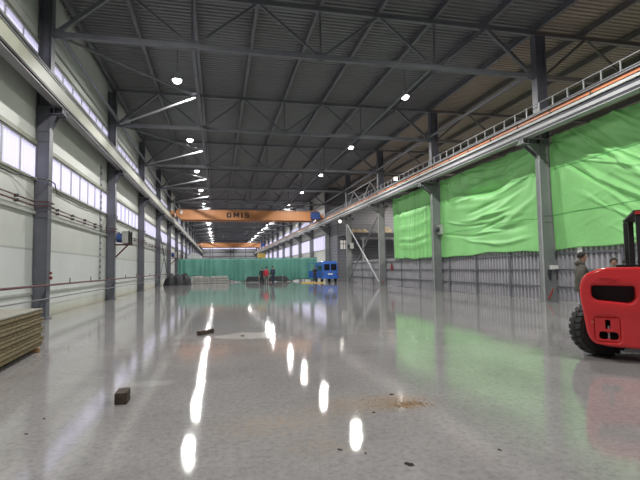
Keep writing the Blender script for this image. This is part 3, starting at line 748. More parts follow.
# ------------------------------------------------------------------ services on the windowed wall
t = thing('fire_pipe', 'dark red pipe running low along the windowed wall across the columns', 'pipe', (-5.455, 5, 1.12))
MB().tube([(0, 0, 0), (0, 150, 0)], .035, 8).build('pipe_run', M['redpipe'], t, 40)
for y in (18.9, 21.8, 29.5, 33.2, 39.5, 43.5): MB().tube([(0, y-5, .03), (0, y-5, .20)], .018, 6).build('drain_valve', M['redpipe'], t)
t = MB().tube([(0, 0, 0), (0, 150, 0)], .022, 6).build('conduit', M['conduit']); t.location = (-5.485, 5, .68); tag(t, 'thin grey conduit running below the red pipe along the windowed wall', 'conduit')
t = MB().box(-.04, 0, 0, 150, 0, .09).build('wall_strip', M['fitting']); t.location = (WL+.045, 5, .82); tag(t, 'flat pale trunking low on the windowed wall just under the red pipe', 'trunking')  # plain pale grey box laid along the wall
t = MB().box(-.07, 0, 0, 150, 0, .09).build('wall_strip', M['fitting']); t.location = (WL+.075, 5, 3.46); tag(t, 'flat pale trunking on the windowed wall below the twin dark pipes', 'trunking')  # second pale grey box, higher up the wall
for z, lb in ((3.86, 'upper of the twin dark pipes below the tall windows'), (3.72, 'lower of the twin dark pipes below the tall windows')):
    t = thing('wall_pipe', lb, 'pipe', (WL, 0, z), 0, 'twin pipes below the windows')
    pts = [(.07, 5, 0)]
    for i in range(-1, 9):
        y = row(i)
        if y-.3 > 5: pts += [(.07, y-.32, 0), (.49, y-.26, 0), (.49, y+.26, 0), (.07, y+.32, 0)]
    pts.append((.07, 105, 0)); MB().tube(pts, .022, 6).build('pipe_run', M['redpipe'], t)
    for k in range(24):
        y = 13.4+k*1.8
        if min(abs(y-row(i)) for i in range(-1, 9)) < .5: continue
        MB().box(0, .11, y-.035, y+.035, -.045, .045).build('clamp', M['steel_dark'], t)
pts = []
for i in range(-1, 10):
    y = row(i); pts += [(.50, y-.25, .13), (.50, y+.25, .10)]
    for q in range(1, 6): pts.append((.05, y+.3+q*9.4/6, .10-.12*math.sin(PI*q/6)-.03*math.sin(q*3+i)))
t = MB().tube(pts, .02, 6).build('wall_cable', M['cable']); t.location = (WL, 0, 4.45); tag(t, 'black cable sagging along the windowed wall under the tall windows', 'cable')
# vertical perforated tray
for i, y in ((0, 25.3),):
    t = thing('cable_ladder', 'vertical perforated grey cable tray on the wall before the second column', 'cable tray', (WL+.02, y, 1.05))
    MB().box(-.015, .02, -.11, .11, 0, 5.95).build('back_strip', M['steel_light'], t)
    b = MB()
    for k in range(20): b.box(.02, .045, -.09, .09, .1+k*.3, .2+k*.3)
    b.build('rungs', M['steel'], t); MB().box(.02, .16, .13, .38, 2.62, 2.95).build('junction_box', M['fitting'], t)
# extinguisher-like red devices on the first column
t = thing('fire_call_point', 'small red and white call point on the first windowed wall column', 'alarm', (XL+.0, row(0)+.16, 1.30))
MB().box(0, .06, -.05, .05, 0, .10).build('lower_box', M['extinguisher'], t); MB().box(0, .04, -.04, .04, .11, .15).build('label_plate', M['white'], t); MB().box(0, .05, -.05, .05, .17, .25).build('upper_box', M['extinguisher'], t)
# fan heater on bracket, windowed wall
def fan_heater(x, y, z, s, label, body=True):
    t = thing('fan_heater', label, 'heater', (x, y, z), 0)
    b = MB(); b.box(*sorted((s*.02, s*.90)), -.25, .25, -.07, 0); b.bar((s*.02, 0, -.72), (s*.66, 0, -.05), .07, .07, (0,1,0)); b.build('bracket', M['redpipe'], t)
    R_ = Matrix.Rotation(PI/2, 4, 'Y')
    b = MB(); b.lathe([(0, -.18), (.24, -.18), (.26, 0), (.26, .14), (0, .14)], 20, (s*.27, 0, .34), R_); b.build('fan_drum', M['blue'], t, 40)
    b = MB(); b.box(*sorted((s*.40, s*.74)), -.34, .34, .02, .70); b.build('casing', M['palegrey'], t, 0, .03)
    b = MB()
    for k in range(7): b.box(*sorted((s*.76, s*.80)), -.32, .32, .06+k*.09, .10+k*.09)
    b.box(*sorted((s*.74, s*.82)), -.35, -.32, .0, .72); b.box(*sorted((s*.74, s*.82)), .32, .35, .0, .72); b.build('louvre', M['black'], t)
    return t
fan_heater(XL, row(1)-.02, 3.02, 1, 'blue and grey fan heater on a rusty bracket on the second windowed wall column')
fan_heater(XL, row(4), 3.02, 1, 'small fan heater far down the windowed wall near the dark heap')
for i, lb in ((1, 'grey unit with dark fan on the column between second and third tarpaulins'), (3, 'grey unit with dark fan on the column behind the crossed braces')):
    t = thing('fan_unit', lb, 'heater', (XR+.15, row(i)-.17, 3.55))
    MB().box(.02, .48, -.36, 0, 0, .62).build('casing', M['fitting'], t, 0, .03)
    b = MB(); b.lathe([(0, 0), (.17, 0), (.17, .12), (.1, .16), (0, .16)], 18, (.02, -.30, .31), Matrix.Rotation(-PI/2, 4, 'Y')); b.build('fan', M['steel_dark'], t, 40)
t = thing('junction_box', 'white electrical box on the column beside the man in olive', 'electrical box', (XR+.14, row(0)-.16, 1.36))
MB().box(.05, .42, -.12, 0, 0, .17).build('box', M['white'], t, 0, .01); MB().box(.02, .08, -.08, 0, -.42, -.1).build('socket', M['steel_dark'], t)
for z in (-.1, -.24): MB().box(-.02, .10, -.09, 0, z, z+.09).build('socket', M['steel_dark'], t)
for i, lb in ((0, 'red diagonal mark low on the column beside the man in olive'), (2, 'red diagonal mark low on the column at the crossed braces')):
    t = MB(); t.bar((.10, 0, .12), (.34, 0, .55), .012, .09, (0,1,0)); o = t.build('red_strap', M['redd']); o.location = (XR, row(i)-.145, 0); tag(o, lb, 'strap')
t = thing('fire_extinguisher', 'red fire extinguisher on the fence just past the third tarpaulin side column', 'fire extinguisher', (13.82, 35.2, 1.3))
MB().lathe([(0, 0), (.085, 0), (.09, .05), (.09, .42), (.05, .5), (.03, .54), (0, .54)], 14).build('cylinder', M['extinguisher'], t, 40); MB().box(-.02, .02, -.09, .09, .54, .6).build('handle', M['black'], t)
# downpipe at each near tarp column
for i in range(4):
    o = MB().tube([(0,0,0), (0,0,6.2)], .035, 8).build('downpipe', M['steel_light']); o.location = (XR-.045, row(i)-.13, .0)
    tag(o, 'thin pale vertical pipe on the face of the tarpaulin side column, %s in the row' % ORD[i], 'pipe', 'column downpipes')

# ------------------------------------------------------------------ far barrier
def barrier():
    x0, x1, y0, y1 = -4.75, 11.9, 57.0, 55.2
    t = thing('barrier_netting', 'long teal green netting screen across the hall behind the people', 'netting', (x0, y0, 0))
    n, m = 300, 14; vs = []; fs = []
    for j in range(m+1):
        for i in range(n+1):
            u = i/n; w = j/m
            d = .10*math.sin(u*150+math.sin(u*31)*2.5)+.05*math.sin(u*61+w*2)
            lift = .75*max(0, 1-abs(u-.17)/.19)+.25*max(0, .55-u)
            z0 = .12+lift+.12*math.sin(u*23)
            z1 = 2.86-.03*math.sin(u*90)**2
            vs.append(((x1-x0)*u, (y1-y0)*u+d*(1-.4*w), z0+(z1-z0)*w))
    for j in range(m):
        for i in range(n):
            a = j*(n+1)+i; fs.append((a, a+1, a+n+2, a+n+1))
    o = MB().add(vs, fs).build('net', M['teal'], t, 80); md = o.modifiers.new('thickness', 'SOLIDIFY'); md.thickness = .01
    L_ = math.hypot(x1-x0, y1-y0)
    for k in range(12):
        u = k/11; MB().box(-.04+(x1-x0)*u, .04+(x1-x0)*u, .2+(y1-y0)*u, .28+(y1-y0)*u, 0, 2.9).build('post', M['steel'], t)
    MB().tube([(0, .17, 2.88), (x1-x0, y1-y0+.17, 2.88)], .03, 6).build('top_rail', M['steel'], t)
barrier()
o = heap('tarp_heap', 'low black covered heap at the windowed wall end of the teal netting', 'heap', -4.15, 50.3, 0, 2.6, 3.2, 1.3, M['heap'], 9)
o = MB().prism(rounded([(-.95, 0, .1), (-.95, 3.2, .5), (-.35, 3.75, .4), (.55, 3.6, .5), (.95, 2.9, .5), (.95, 0, .1)]), -.8, .8).build('wrapped_bale', M['bale'], None, 40, .05); o.location = (-2.9, 60, 0)
tag(o, 'big white wrapped bale showing above the teal netting', 'bale')
k = 0
for (x, w, y, z, h_) in ((-1.9, 1.9, 54.0, 0, .25), (-1.85, 1.8, 54.0, .25, .25), (-1.9, 1.7, 54.0, .50, .25), (.15, 2.1, 54.2, 0, .25), (.2, 2.0, 54.2, .25, .25), (.1, 1.9, 54.2, .50, .3)):
    side = 'by the black heap' if x < 0 and x < -1 else 'nearer the people'
    lv = ['bottom', 'middle', 'top'][k % 3]; k += 1
    t = thing('sheet_bundle', 'pale strapped bundle under the teal netting %s, %s of its stack' % (side, lv), 'bundle', (x, y, z), 0, 'pale bundles under the netting')
    MB().box(-w/2, w/2, -.8, .8, .04, h_).build('sheets', M['palegrey'], t, 0, .02)
    MB().box(-w/2+.2, -w/2+.3, -.8, .8, 0, .04).build('bearer', M['timber'], t); MB().box(w/2-.3, w/2-.2, -.8, .8, 0, .04).build('bearer', M['timber'], t)
for kk, (xa, xb) in enumerate(((2.9, 5.4), (5.5, 8.2))):
    t = thing('steel_bundle', 'low dark bundle of steel lengths behind the people, %s' % ('at the pale bundles end' if kk == 0 else 'at the blue van end'), 'bundle', ((xa+xb)/2, 53.6, 0), 0, 'dark steel bundles')
    b = MB(); w = xb-xa
    for q in range(5):
        for r_ in range(6): b.tube([(-w/2+.10*q+.04*((q*7+r_*3) % 5), r_*.19-.5, .15+q*.12), (w/2-.10*q-.04*((q*3+r_) % 5), r_*.19-.5, .15+q*.12)], .06, 6)
    b.build('lengths', M['steel_dark'], t)
    for x in (-w/3, w/3): MB().box(x-.05, x+.05, -.62, .55, 0, .09).build('bearer', M['timberlight'], t)
    for x in (-w/2.2, w/6): MB().box(x-.025, x+.025, -.66, -.61, 0, .95).build('stake', M['palegrey'], t)
t = thing('cardboard_crate', 'small orange brown crate on a stand peeking over the teal netting', 'crate', (5.5, 60, 0)); MB().box(-.5, .5, -.4, .4, 2.6, 3.6).build('box', M['yellow'], t); MB().box(-.4, .4, -.3, .3, 0, 2.6).build('stand', M['steel'], t)

# ------------------------------------------------------------------ blue van (rear towards the camera)
t = van = thing('van', 'blue van seen from behind, parked beside the teal netting', 'van', (11.95, 48.6, 0), math.radians(-1))
W = .88
side = [(0, .38), (0, 1.15), (.09, 2.0), (.20, 2.22), (.5, 2.32), (3.3, 2.30), (4.1, 1.55), (5.0, 1.25), (5.12, .9), (5.12, .4)]
b = MB(); n = len(side)
secs = [(-W, -.12), (-W, -.0), (W, 0), (W, -.12)]
def ring(x, ins):
    return [(x, y+ (ins if y < .5 else -ins if y > 4.8 else 0), z-(ins if z > 2.0 else 0)) for y, z in side]
rg = [ring(-W, .08), ring(-W+.09, 0), ring(W-.09, 0), ring(W, .08)]
# pinch body sides towards the roof
vs = []
for r_ in rg:
    for (x, y, z) in r_: vs.append((x*(1-.10*max(0, z-1.2)), y, z))
fs = [tuple(range(n)), tuple(reversed(range(3*n, 4*n)))]
for a in range(3):
    for i in range(n): fs.append((a*n+i, (a+1)*n+i, (a+1)*n+(i+1)%n, a*n+(i+1)%n))
b.add(vs, fs).build('body', M['vanblue'], t, 30, .0)
for x0, x1 in ((-.68, -.07), (.07, .68)):
    b = MB(); f = lambda z: .106*(z-1.15)-.02
    b.add([(x0, f(1.3)-.015, 1.30), (x1, f(1.3)-.015, 1.30), (x1, f(2.0)-.015, 1.98), (x0, f(2.0)-.015, 1.98), (x0, f(1.3)+.03, 1.30), (x1, f(1.3)+.03, 1.30), (x1, f(2.0)+.03, 1.98), (x0, f(2.0)+.03, 1.98)], [(0,1,2,3),(7,6,5,4),(0,4,5,1),(1,5,6,2),(2,6,7,3),(3,7,4,0)])
    b.build('rear_window', M['vanglass'], t)
b = MB(); b.box(-.012, .012, -.01, .02, .55, 1.25); b.build('door_seam', M['black'], t)
b = MB(); b.box(-W-.02, W+.02, -.14, .05, .38, .58); b.build('bumper', M['vanblue'], t, 0, .02)
b = MB(); b.box(-.26, .26, -.03, .01, .82, .96); b.build('number_plate', M['white'], t)
for x in (-1, 1):
    b = MB(); b.box(*sorted((x*.78, x*.87)), -.02, .06, .78, 1.02); b.build('tail_light', M['extinguisher'], t)
    for y in (.95, 4.15):
        b = MB(); b.lathe([(0, -.11), (.31, -.11), (.34, -.07), (.34, .07), (.31, .11), (0, .11)], 22, (x*(W-.10), y, .34), Matrix.Rotation(PI/2, 4, 'Y')); w_ = b.build('wheel', M['rubber'], t, 40)
        b = MB(); b.lathe([(0, 0), (.19, 0), (.17, .02), (0, .03)], 16, (x*(W+.01), y, .34), Matrix.Rotation(x*PI/2, 4, 'Y')); b.build('hubcap', M['grey'], w_)
for ya, yb in ((.5, 1.55), (1.7, 2.8)):
    b = MB(); b.box(-W-.005, -W+.06, ya, yb, 1.3, 1.82); b.build('side_window', M['vanglass'], t)
b = MB(); b.box(-W-.95, -W-.02, 3.3, 3.36, .45, 1.25); dr = b.build('front_door', M['vanblue'], t)
b = MB(); b.box(-W-.92, -W-.86, 3.3, 3.35, 1.25, 2.05); b.box(-W-.12, -W-.02, 3.3, 3.35, 1.25, 2.1); b.box(-W-.92, -W-.02, 3.3, 3.35, 2.05, 2.12); b.build('window_frame', M['vanblue'], dr)
# yellow timber by the van
for k, (x, y, rz) in enumerate(((9.0, 47.4, .2), (10.3, 47.0, -.3), (9.6, 48.3, .1))):
    o = MB().box(-.55, .55, -.07, .07, 0, .09).build('timber_offcut', M['yellow'], None, 0, .01); o.location = (x, y, 0); o.rotation_euler = (0, 0, rz); tag(o, 'yellow timber offcut on the floor left of the blue van, %s' % ['outer one', 'one closest to the van', 'rear slanted one'][k], 'timber', 'yellow offcuts by the van')

# ------------------------------------------------------------------ stack of panels
ang = math.radians(4.0)
stx, sty = -3.46, 10.30
levels = [(.10, .10, 0), (.20, .10, .02), (.31, .095, -.02), (.41, .085, .015), (.50, .09, 0), (.60, .085, -.015), (.69, .085, .02)]
ws = .0
zz = .09
for k in range(8):
    h_ = .092
    off = [.0, .02, -.01, .015, -.02, .01, -.03, .0][k]; lo_ = [0, .03, -.04, .02, 0, .05, -.02, 0][k]
    t = thing('wooden_panel', 'weathered wooden panel in the pile by the windowed wall, %s' % (['lowest', 'second from the bottom', 'third from the bottom', 'fourth from the bottom', 'fourth from the top', 'third from the top', 'second from the top', 'topmost with pale face'][k]), 'wooden panel', (stx+off, sty+lo_, zz), ang, 'panels in the stack')
    MB().box(-1.3, 0, -5.2, 0, h_-.024, h_).build('top_board', M['woodtop'] if k == 7 else M['wood'], t)
    MB().box(-1.3, 0, -5.2, 0, 0, .024).build('bottom_board', M['wood'], t)
    MB().box(-1.27, -.035, -5.17, -.03, .024, h_-.024).build('core', M['woodcore'], t)
    b = MB(); b.box(-.06, -.004, -5.2, 0, .024, .055); b.build('edge_batten', M['wood'], t)
    zz += h_
for k, y in enumerate((9.95, 7.9, 6.0)):
    o = MB().box(-1.5, .05 if k == 0 else .0, -.05, .05, 0, .088).build('timber_bearer', M['timberlight'], None, 0, .005); o.location = (stx-(10.3-y)*-.07*0+(.02 if k == 0 else .1*k), y, 0); o.rotation_euler = (0, 0, ang)
    tag(o, 'short timber bearer under the panel pile, %s' % ['sticking out at its end', 'in its middle', 'at its near end'][k], 'timber', 'bearers under the panels')

# ------------------------------------------------------------------ timbers, debris on the floor
o = MB().box(-.068, .068, -.14, .14, 0, .13).build('timber_block', M['timber'], None, 0, .006); o.location = (-1.115, 5.93, 0); o.rotation_euler = (0,0,math.radians(2)); tag(o, 'short square dark timber block lying on the open floor', 'timber block')
o = MB().box(-.055, .055, -.28, .28, 0, .10).build('timber_beam', M['timber'], None, 0, .006); o.location = (-.30, 11.5, 0); o.rotation_euler = (0,0,math.radians(-34)); tag(o, 'longer dark timber offcut on the floor beside the pale patch', 'timber')
rnd = random.Random(11); sb = MB()
for q in range(620):
    if q < 330: x = rnd.gauss(2.09, .12); y = rnd.gauss(4.92, .07)
    elif q < 520: x = rnd.gauss(1.98, .22); y = rnd.gauss(5.02, .14)
    else: x = rnd.uniform(1.3, 2.3); y = rnd.gauss(5.05, .16)
    r_ = rnd.uniform(.004, .012)*(1.25 if q < 200 else .8); a_ = rnd.uniform(0, 6.3)
    vs = [(x+r_*rnd.uniform(.6, 1.3)*math.cos(a_+t_*PI/2.5), y+r_*rnd.uniform(.6, 1.3)*math.sin(a_+t_*PI/2.5), .0005) for t_ in range(5)]+[(x, y, r_*.8)]
    sb.add(vs, [(0,1,2,3,4)]+[(t_, (t_+1) % 5, 5) for t_ in range(5)])
sp = sb.build('sand_scatter', M['sand']); tag(sp, 'thin scatter of brown sand and crumbs on the polished floor', 'sand', None, 'stuff')
rnd = random.Random(5)
chips = [(2.31, 3.53, .012, 'near the forklift shadow, alone on clean floor'), (1.46, 3.45, .025, 'in front of the sand scatter, largest'), (-1.80, 5.46, .012, 'between the camera and the timber block'), (-1.8, 5.0, .012, 'closest of those before the timber block'), (1.01, 3.87, .015, 'left of the largest chip'), (2.06, 5.35, .018, 'just behind the sand scatter'), (1.62, 4.75, .014, 'at the edge of the sandy stain'), (1.2, 3.75, .012, 'beside the left chip of the pair'), (.55, 10.85, .03, 'on the pale floor patch')]
for x, y, r_, lb in chips:
    b = MB(); b.add([(-r_*1.6, -r_*.6, 0), (r_*1.3, -r_*.8, 0), (r_*1.7, r_*.5, 0), (-r_, r_*.9, 0), (-r_*1.1, -r_*.3, r_*.7), (r_, -r_*.4, r_*.5), (r_*1.1, r_*.2, r_*.8), (-r_*.6, r_*.5, r_*.6)], [(0,3,2,1),(4,5,6,7),(0,1,5,4),(1,2,6,5),(2,3,7,6),(3,0,4,7)])
    o = b.build('wood_chip', M['timber']); o.location = (x, y, 0); o.rotation_euler = (0,0,rnd.uniform(0,3)); tag(o, 'tiny dark wood chip on the floor, %s' % lb, 'wood chip', 'wood chips')

# ------------------------------------------------------------------ forklift
fk = thing('forklift', 'glossy red forklift seen from behind with a big black tyre', 'forklift', (5.95, 6.25, 0), math.radians(-42))
C = .88                                                # half way across the counterweight
def curve_solid(name, loops, y0, y1, bev, mat, parent, res=3, z_=None):
    cu = bpy.data.curves.new(name, 'CURVE'); cu.dimensions = '2D'; cu.fill_mode = 'BOTH'; cu.extrude = (y1-y0)/2-bev; cu.bevel_depth = bev; cu.bevel_resolution = res; cu.offset = -bev
    for lp_ in loops:
        s_ = cu.splines.new('POLY'); s_.points.add(len(lp_)-1); s_.use_cyclic_u = True
        for i, p in enumerate(lp_): s_.points[i].co = (p[0], p[1], 0, 1)
    o = bpy.data.objects.new(name, cu); COL.objects.link(o); bpy.context.view_layer.update()
    dg = bpy.context.evaluated_depsgraph_get(); me = bpy.data.meshes.new_from_object(o.evaluated_get(dg)); bpy.data.objects.remove(o)
    for v in me.vertices: v.co = Vector((v.co.x, (y0+y1)/2-v.co.z, v.co.y))
    me.materials.clear(); me.materials.append(mat)
    bm = bmesh.new(); bm.from_mesh(me); bmesh.ops.remove_doubles(bm, verts=bm.verts, dist=1e-4); bmesh.ops.recalc_face_normals(bm, faces=bm.faces); bm.to_mesh(me); bm.free()
    for p in me.polygons: p.use_smooth = True
    try: me.set_sharp_from_angle(angle=math.radians(50))
    except Exception: pass
    q = bpy.data.objects.new(name, me); COL.objects.link(q); q.parent = parent
    return q
out = [(-.255, 1.12, .12), (-.205, 1.36, .16), (.06, 1.495, .30), (2*C-.06, 1.495, .30), (2*C+.205, 1.36, .16), (2*C+.25, 1.12, .12),
       (2*C+.16, .41, .1), (2*C+.08, .28, .06), (2*C-.15, .235), (2*C-.5, .225), (.5, .225), (.15, .235), (-.08, .28, .06), (-.16, .41, .1)]
outer = rounded(out)
cav = rounded([(-.075, 1.205, .05), (.51, 1.195, .04), (.515, 1.0, .10), (.44, .925, .10), (-.01, .975, .06), (-.075, 1.03, .05)])
cavm = [(2*C-x, z) for x, z in reversed(cav)]
slot = rounded([(.09, .66, .01), (.16, .66, .01), (.16, .515, .01), (.09, .515, .01)])
hsl = rounded([(.0, .475, .06), (.10, .475, .02), (.125, .445, .02), (.15, .475, .02), (.265, .465, .06), (.265, .345, .06), (.15, .345, .02), (.125, .375, .02), (.10, .345, .02), (.0, .355, .06)])
hole = rounded([(-.055, .695, .06), (.285, .695, .06), (.285, .315, .06), (-.055, .325, .06)])
curve_solid('counterweight', [outer, cav, cavm, hole], 0, .42, .05, M['red'], fk)
plate = rounded([(-.055, .695, .03), (.285, .695, .03), (.285, .315, .03), (-.055, .325, .03)])
curve_solid('hitch_plate', [plate, slot, hsl], .012, .12, .006, M['red'], fk)
b = MB(); b.box(-.12, .58, .30, .40, .86, 1.26); b.build('cavity_back', M['black'], fk)
b = MB(); b.box(2*C-.58, 2*C+.12, .30, .40, .86, 1.26); b.build('cavity_back', M['black'], fk)
b = MB(); b.box(-.06, .32, .30, .40, .30, .72); b.build('hitch_back', M['black'], fk)
b = MB(); b.tube([(.135, .07, .30), (.135, .07, .56)], .014, 10); b.build('tow_pin', M['steel_light'], fk)
# raised rim round the hitch plate
rr = rounded([(-.04, .68, .05), (.27, .68, .05), (.27, .30, .05), (-.04, .31, .05)])
b = MB()
for i in range(len(rr)): p, q = rr[i], rr[(i+1) % len(rr)]; b.bar((p[0], -.002, p[1]), (q[0], -.002, q[1]), .012, .010, (0,1,0))
pass
b = MB(); b.lathe([(0, 0), (.016, 0), (.012, .01), (0, .012)], 10, (-.085, 0, .62), Matrix.Rotation(PI/2, 4, 'X')); b.build('reflector', M['orange'], fk)
cu = bpy.data.curves.new('emblem', 'FONT'); cu.body = 'TCM'; cu.size = 1; cu.extrude = .02; cu.bevel_depth = .01; cu.offset = .01
o = bpy.data.objects.new('emblem', cu); COL.objects.link(o); bpy.context.view_layer.update(); dg = bpy.context.evaluated_depsgraph_get(); me = bpy.data.meshes.new_from_object(o.evaluated_get(dg)); bpy.data.objects.remove(o)
xs = [v.co.x for v in me.vertices]; ys = [v.co.y for v in me.vertices]
for v in me.vertices:
    u = (v.co.x-min(xs))/(max(xs)-min(xs)); w = (v.co.y-min(ys))/(max(ys)-min(ys)); v.co = Vector((.01+u*.27+w*.02, -.006-v.co.z*.5, 1.25+w*.09))
me.materials.append(M['red']); q = bpy.data.objects.new('emblem', me); COL.objects.link(q); q.parent = fk
# bodywork behind the counterweight
b = MB(); b.prism(rounded([(-.12, 1.02, .02), (-.12, 1.38, .1), (.05, 1.46, .1), (2*C-.05, 1.46, .1), (2*C+.12, 1.38, .1), (2*C+.12, 1.02, .02)]), .38, 1.5); b.build('engine_hood', M['red'], fk, 40)
b = MB(); b.box(.30, 2*C-.30, .40, 1.45, 1.455, 1.535); b.build('hood_cover', M['blackgloss'], fk, 0, .01)
b = MB(); b.box(C-.2, C+.2, .44, 2.6, .25, 1.0); b.box(.2, 2*C-.2, 1.5, 2.6, .35, .8); b.build('chassis', M['black'], fk)
b = MB(); b.box(C-.2, C+.25, 1.0, 1.45, 1.535, 1.62); b.box(C-.15, C+.2, .95, 1.05, 1.6, 1.75); b.build('seat', M['black'], fk, 0, .02)
for x, y, zb in ((.655, .5, 1.53), (2*C-.655+.08, .5, 1.53), (.70, 2.4, .8), (2*C-.70, 2.4, .8)):
    b = MB(); b.box(x-.045, x+.045, y-.05, y+.05, zb, 2.40); b.build('guard_pillar', M['black'], fk, 0, .01)
b = MB(); b.box(.575, 2*C-.575, .44, 2.46, 2.38, 2.43); b.build('overhead_guard', M['black'], fk, 0, .01)
b = MB(); b.box(.60, .74, .41, .45, 2.36, 2.41); b.build('rear_lamp', M['redd'], fk)
for x in (C-.2, C+.2):
    b = MB(); b.box(x-.07, x+.07, 2.75, 2.9, .15, 2.4); b.build('mast_rail', M['black'], fk)
b = MB(); b.box(C-.5, C+.5, 2.9, 2.96, .2, .6); b.box(C-.4, C-.28, 2.9, 3.8, .06, .11); b.box(C+.28, C+.40, 2.9, 3.8, .06, .11); b.box(C-.4, C-.28, 2.9, 2.96, .06, .3); b.box(C+.28, C+.4, 2.9, 2.96, .06, .3); b.build('forks', M['steel_dark'], fk)
b = MB(); b.box(C-.3, C+.3, 2.6, 2.75, .2, .5); b.build('mast_mount', M['black'], fk)
def tyre(name, cx, cy, R_, Wd, az, parent):
    # axis direction given by az in the forklift frame
    Mx = Matrix.Translation((cx, cy, R_)) @ Matrix.Rotation(az, 4, 'Z') @ Matrix.Rotation(PI/2, 4, 'Y')
    b = MB(); h_ = Wd/2
    b.lathe([(R_*.50, -h_*.8), (R_*.62, -h_), (R_*.86, -h_), (R_*.955, -h_*.82), (R_*.965, h_*.82), (R_*.86, h_), (R_*.62, h_), (R_*.50, h_*.8)], 40, (0,0,0), None, True)
    for k in range(26):
        a = 2*PI*k/26
        for s_, sh in ((-1, 0), (1, PI/26)):
            a0 = a+sh; e = MB(); da = .075
            z0, z1 = (-h_*.98, -h_*.08) if s_ < 0 else (h_*.08, h_*.98)
            ri, ro = R_*.90, R_
            sk = .07*s_
            vsx = []
            for (aa, zc) in ((a0-da, z0), (a0+da, z0), (a0+da+sk, z1), (a0-da+sk, z1)):
                for rr_ in (ri, ro): vsx.append((rr_*math.cos(aa), rr_*math.sin(aa), zc))
            b.add(vsx, [(0,2,4,6), (1,7,5,3), (0,1,3,2), (2,3,5,4), (4,5,7,6), (6,7,1,0)])
    b.xf(Mx); o = b.build(name, M['rubber'], parent, 30)
    r = MB(); r.lathe([(0, -h_*.35), (R_*.25, -h_*.45), (R_*.30, -h_*.2), (R_*.48, -h_*.4), (R_*.56, -h_*.9), (R_*.56, h_*.9), (R_*.48, h_*.3), (0, h_*.3)], 28); r.xf(Mx)
    r.build('rim', M['rim'], o, 30)
    return o
fz = fk.matrix_world
# rear steer wheels turned hard over (positions in the forklift frame)
lx, ly = .03, .57
tyre('rear_wheel', lx, ly, .465, .30, math.radians(124.5), fk)
tyre('rear_wheel', 2*C-lx+.1, ly, .465, .30, math.radians(124.5), fk)
tyre('front_wheel', .18, 2.1, .42, .28, 0, fk); tyre('front_wheel', 2*C-.18, 2.1, .42, .28, 0, fk)
b = MB(); b.box(lx+.1, 2*C-lx-.1, ly-.06, ly+.08, .4, .52); b.build('steer_axle', M['black'], fk)

# ------------------------------------------------------------------ people
def skin_mesh(name, nodes, edges, mat, parent, sub=2, root=0):
    me = bpy.data.meshes.new(name); me.from_pydata([n[:3] for n in nodes], edges, [])
    o = bpy.data.objects.new(name, me); COL.objects.link(o)
    md = o.modifiers.new('skin', 'SKIN'); md.use_smooth_shade = True
    sv = me.skin_vertices[0].data if me.skin_vertices else None
    if sv is None:
        me.attributes.new; bm = bmesh.new(); bm.from_mesh(me); bm.verts.layers.skin.verify(); bm.to_mesh(me); bm.free(); sv = me.skin_vertices[0].data
    for i, n in enumerate(nodes):
        r = n[3]; sv[i].radius = r if isinstance(r, tuple) else (r, r); sv[i].use_root = (i == root)
    ms = o.modifiers.new('sub', 'SUBSURF'); ms.levels = sub; ms.render_levels = sub
    bpy.context.view_layer.update()
    dg = bpy.context.evaluated_depsgraph_get(); m2 = bpy.data.meshes.new_from_object(o.evaluated_get(dg)); bpy.data.objects.remove(o)
    m2.materials.clear(); m2.materials.append(mat)
    for p in m2.polygons: p.use_smooth = True; p.material_index = 0
    q = bpy.data.objects.new(name, m2); COL.objects.link(q); q.parent = parent
    return q
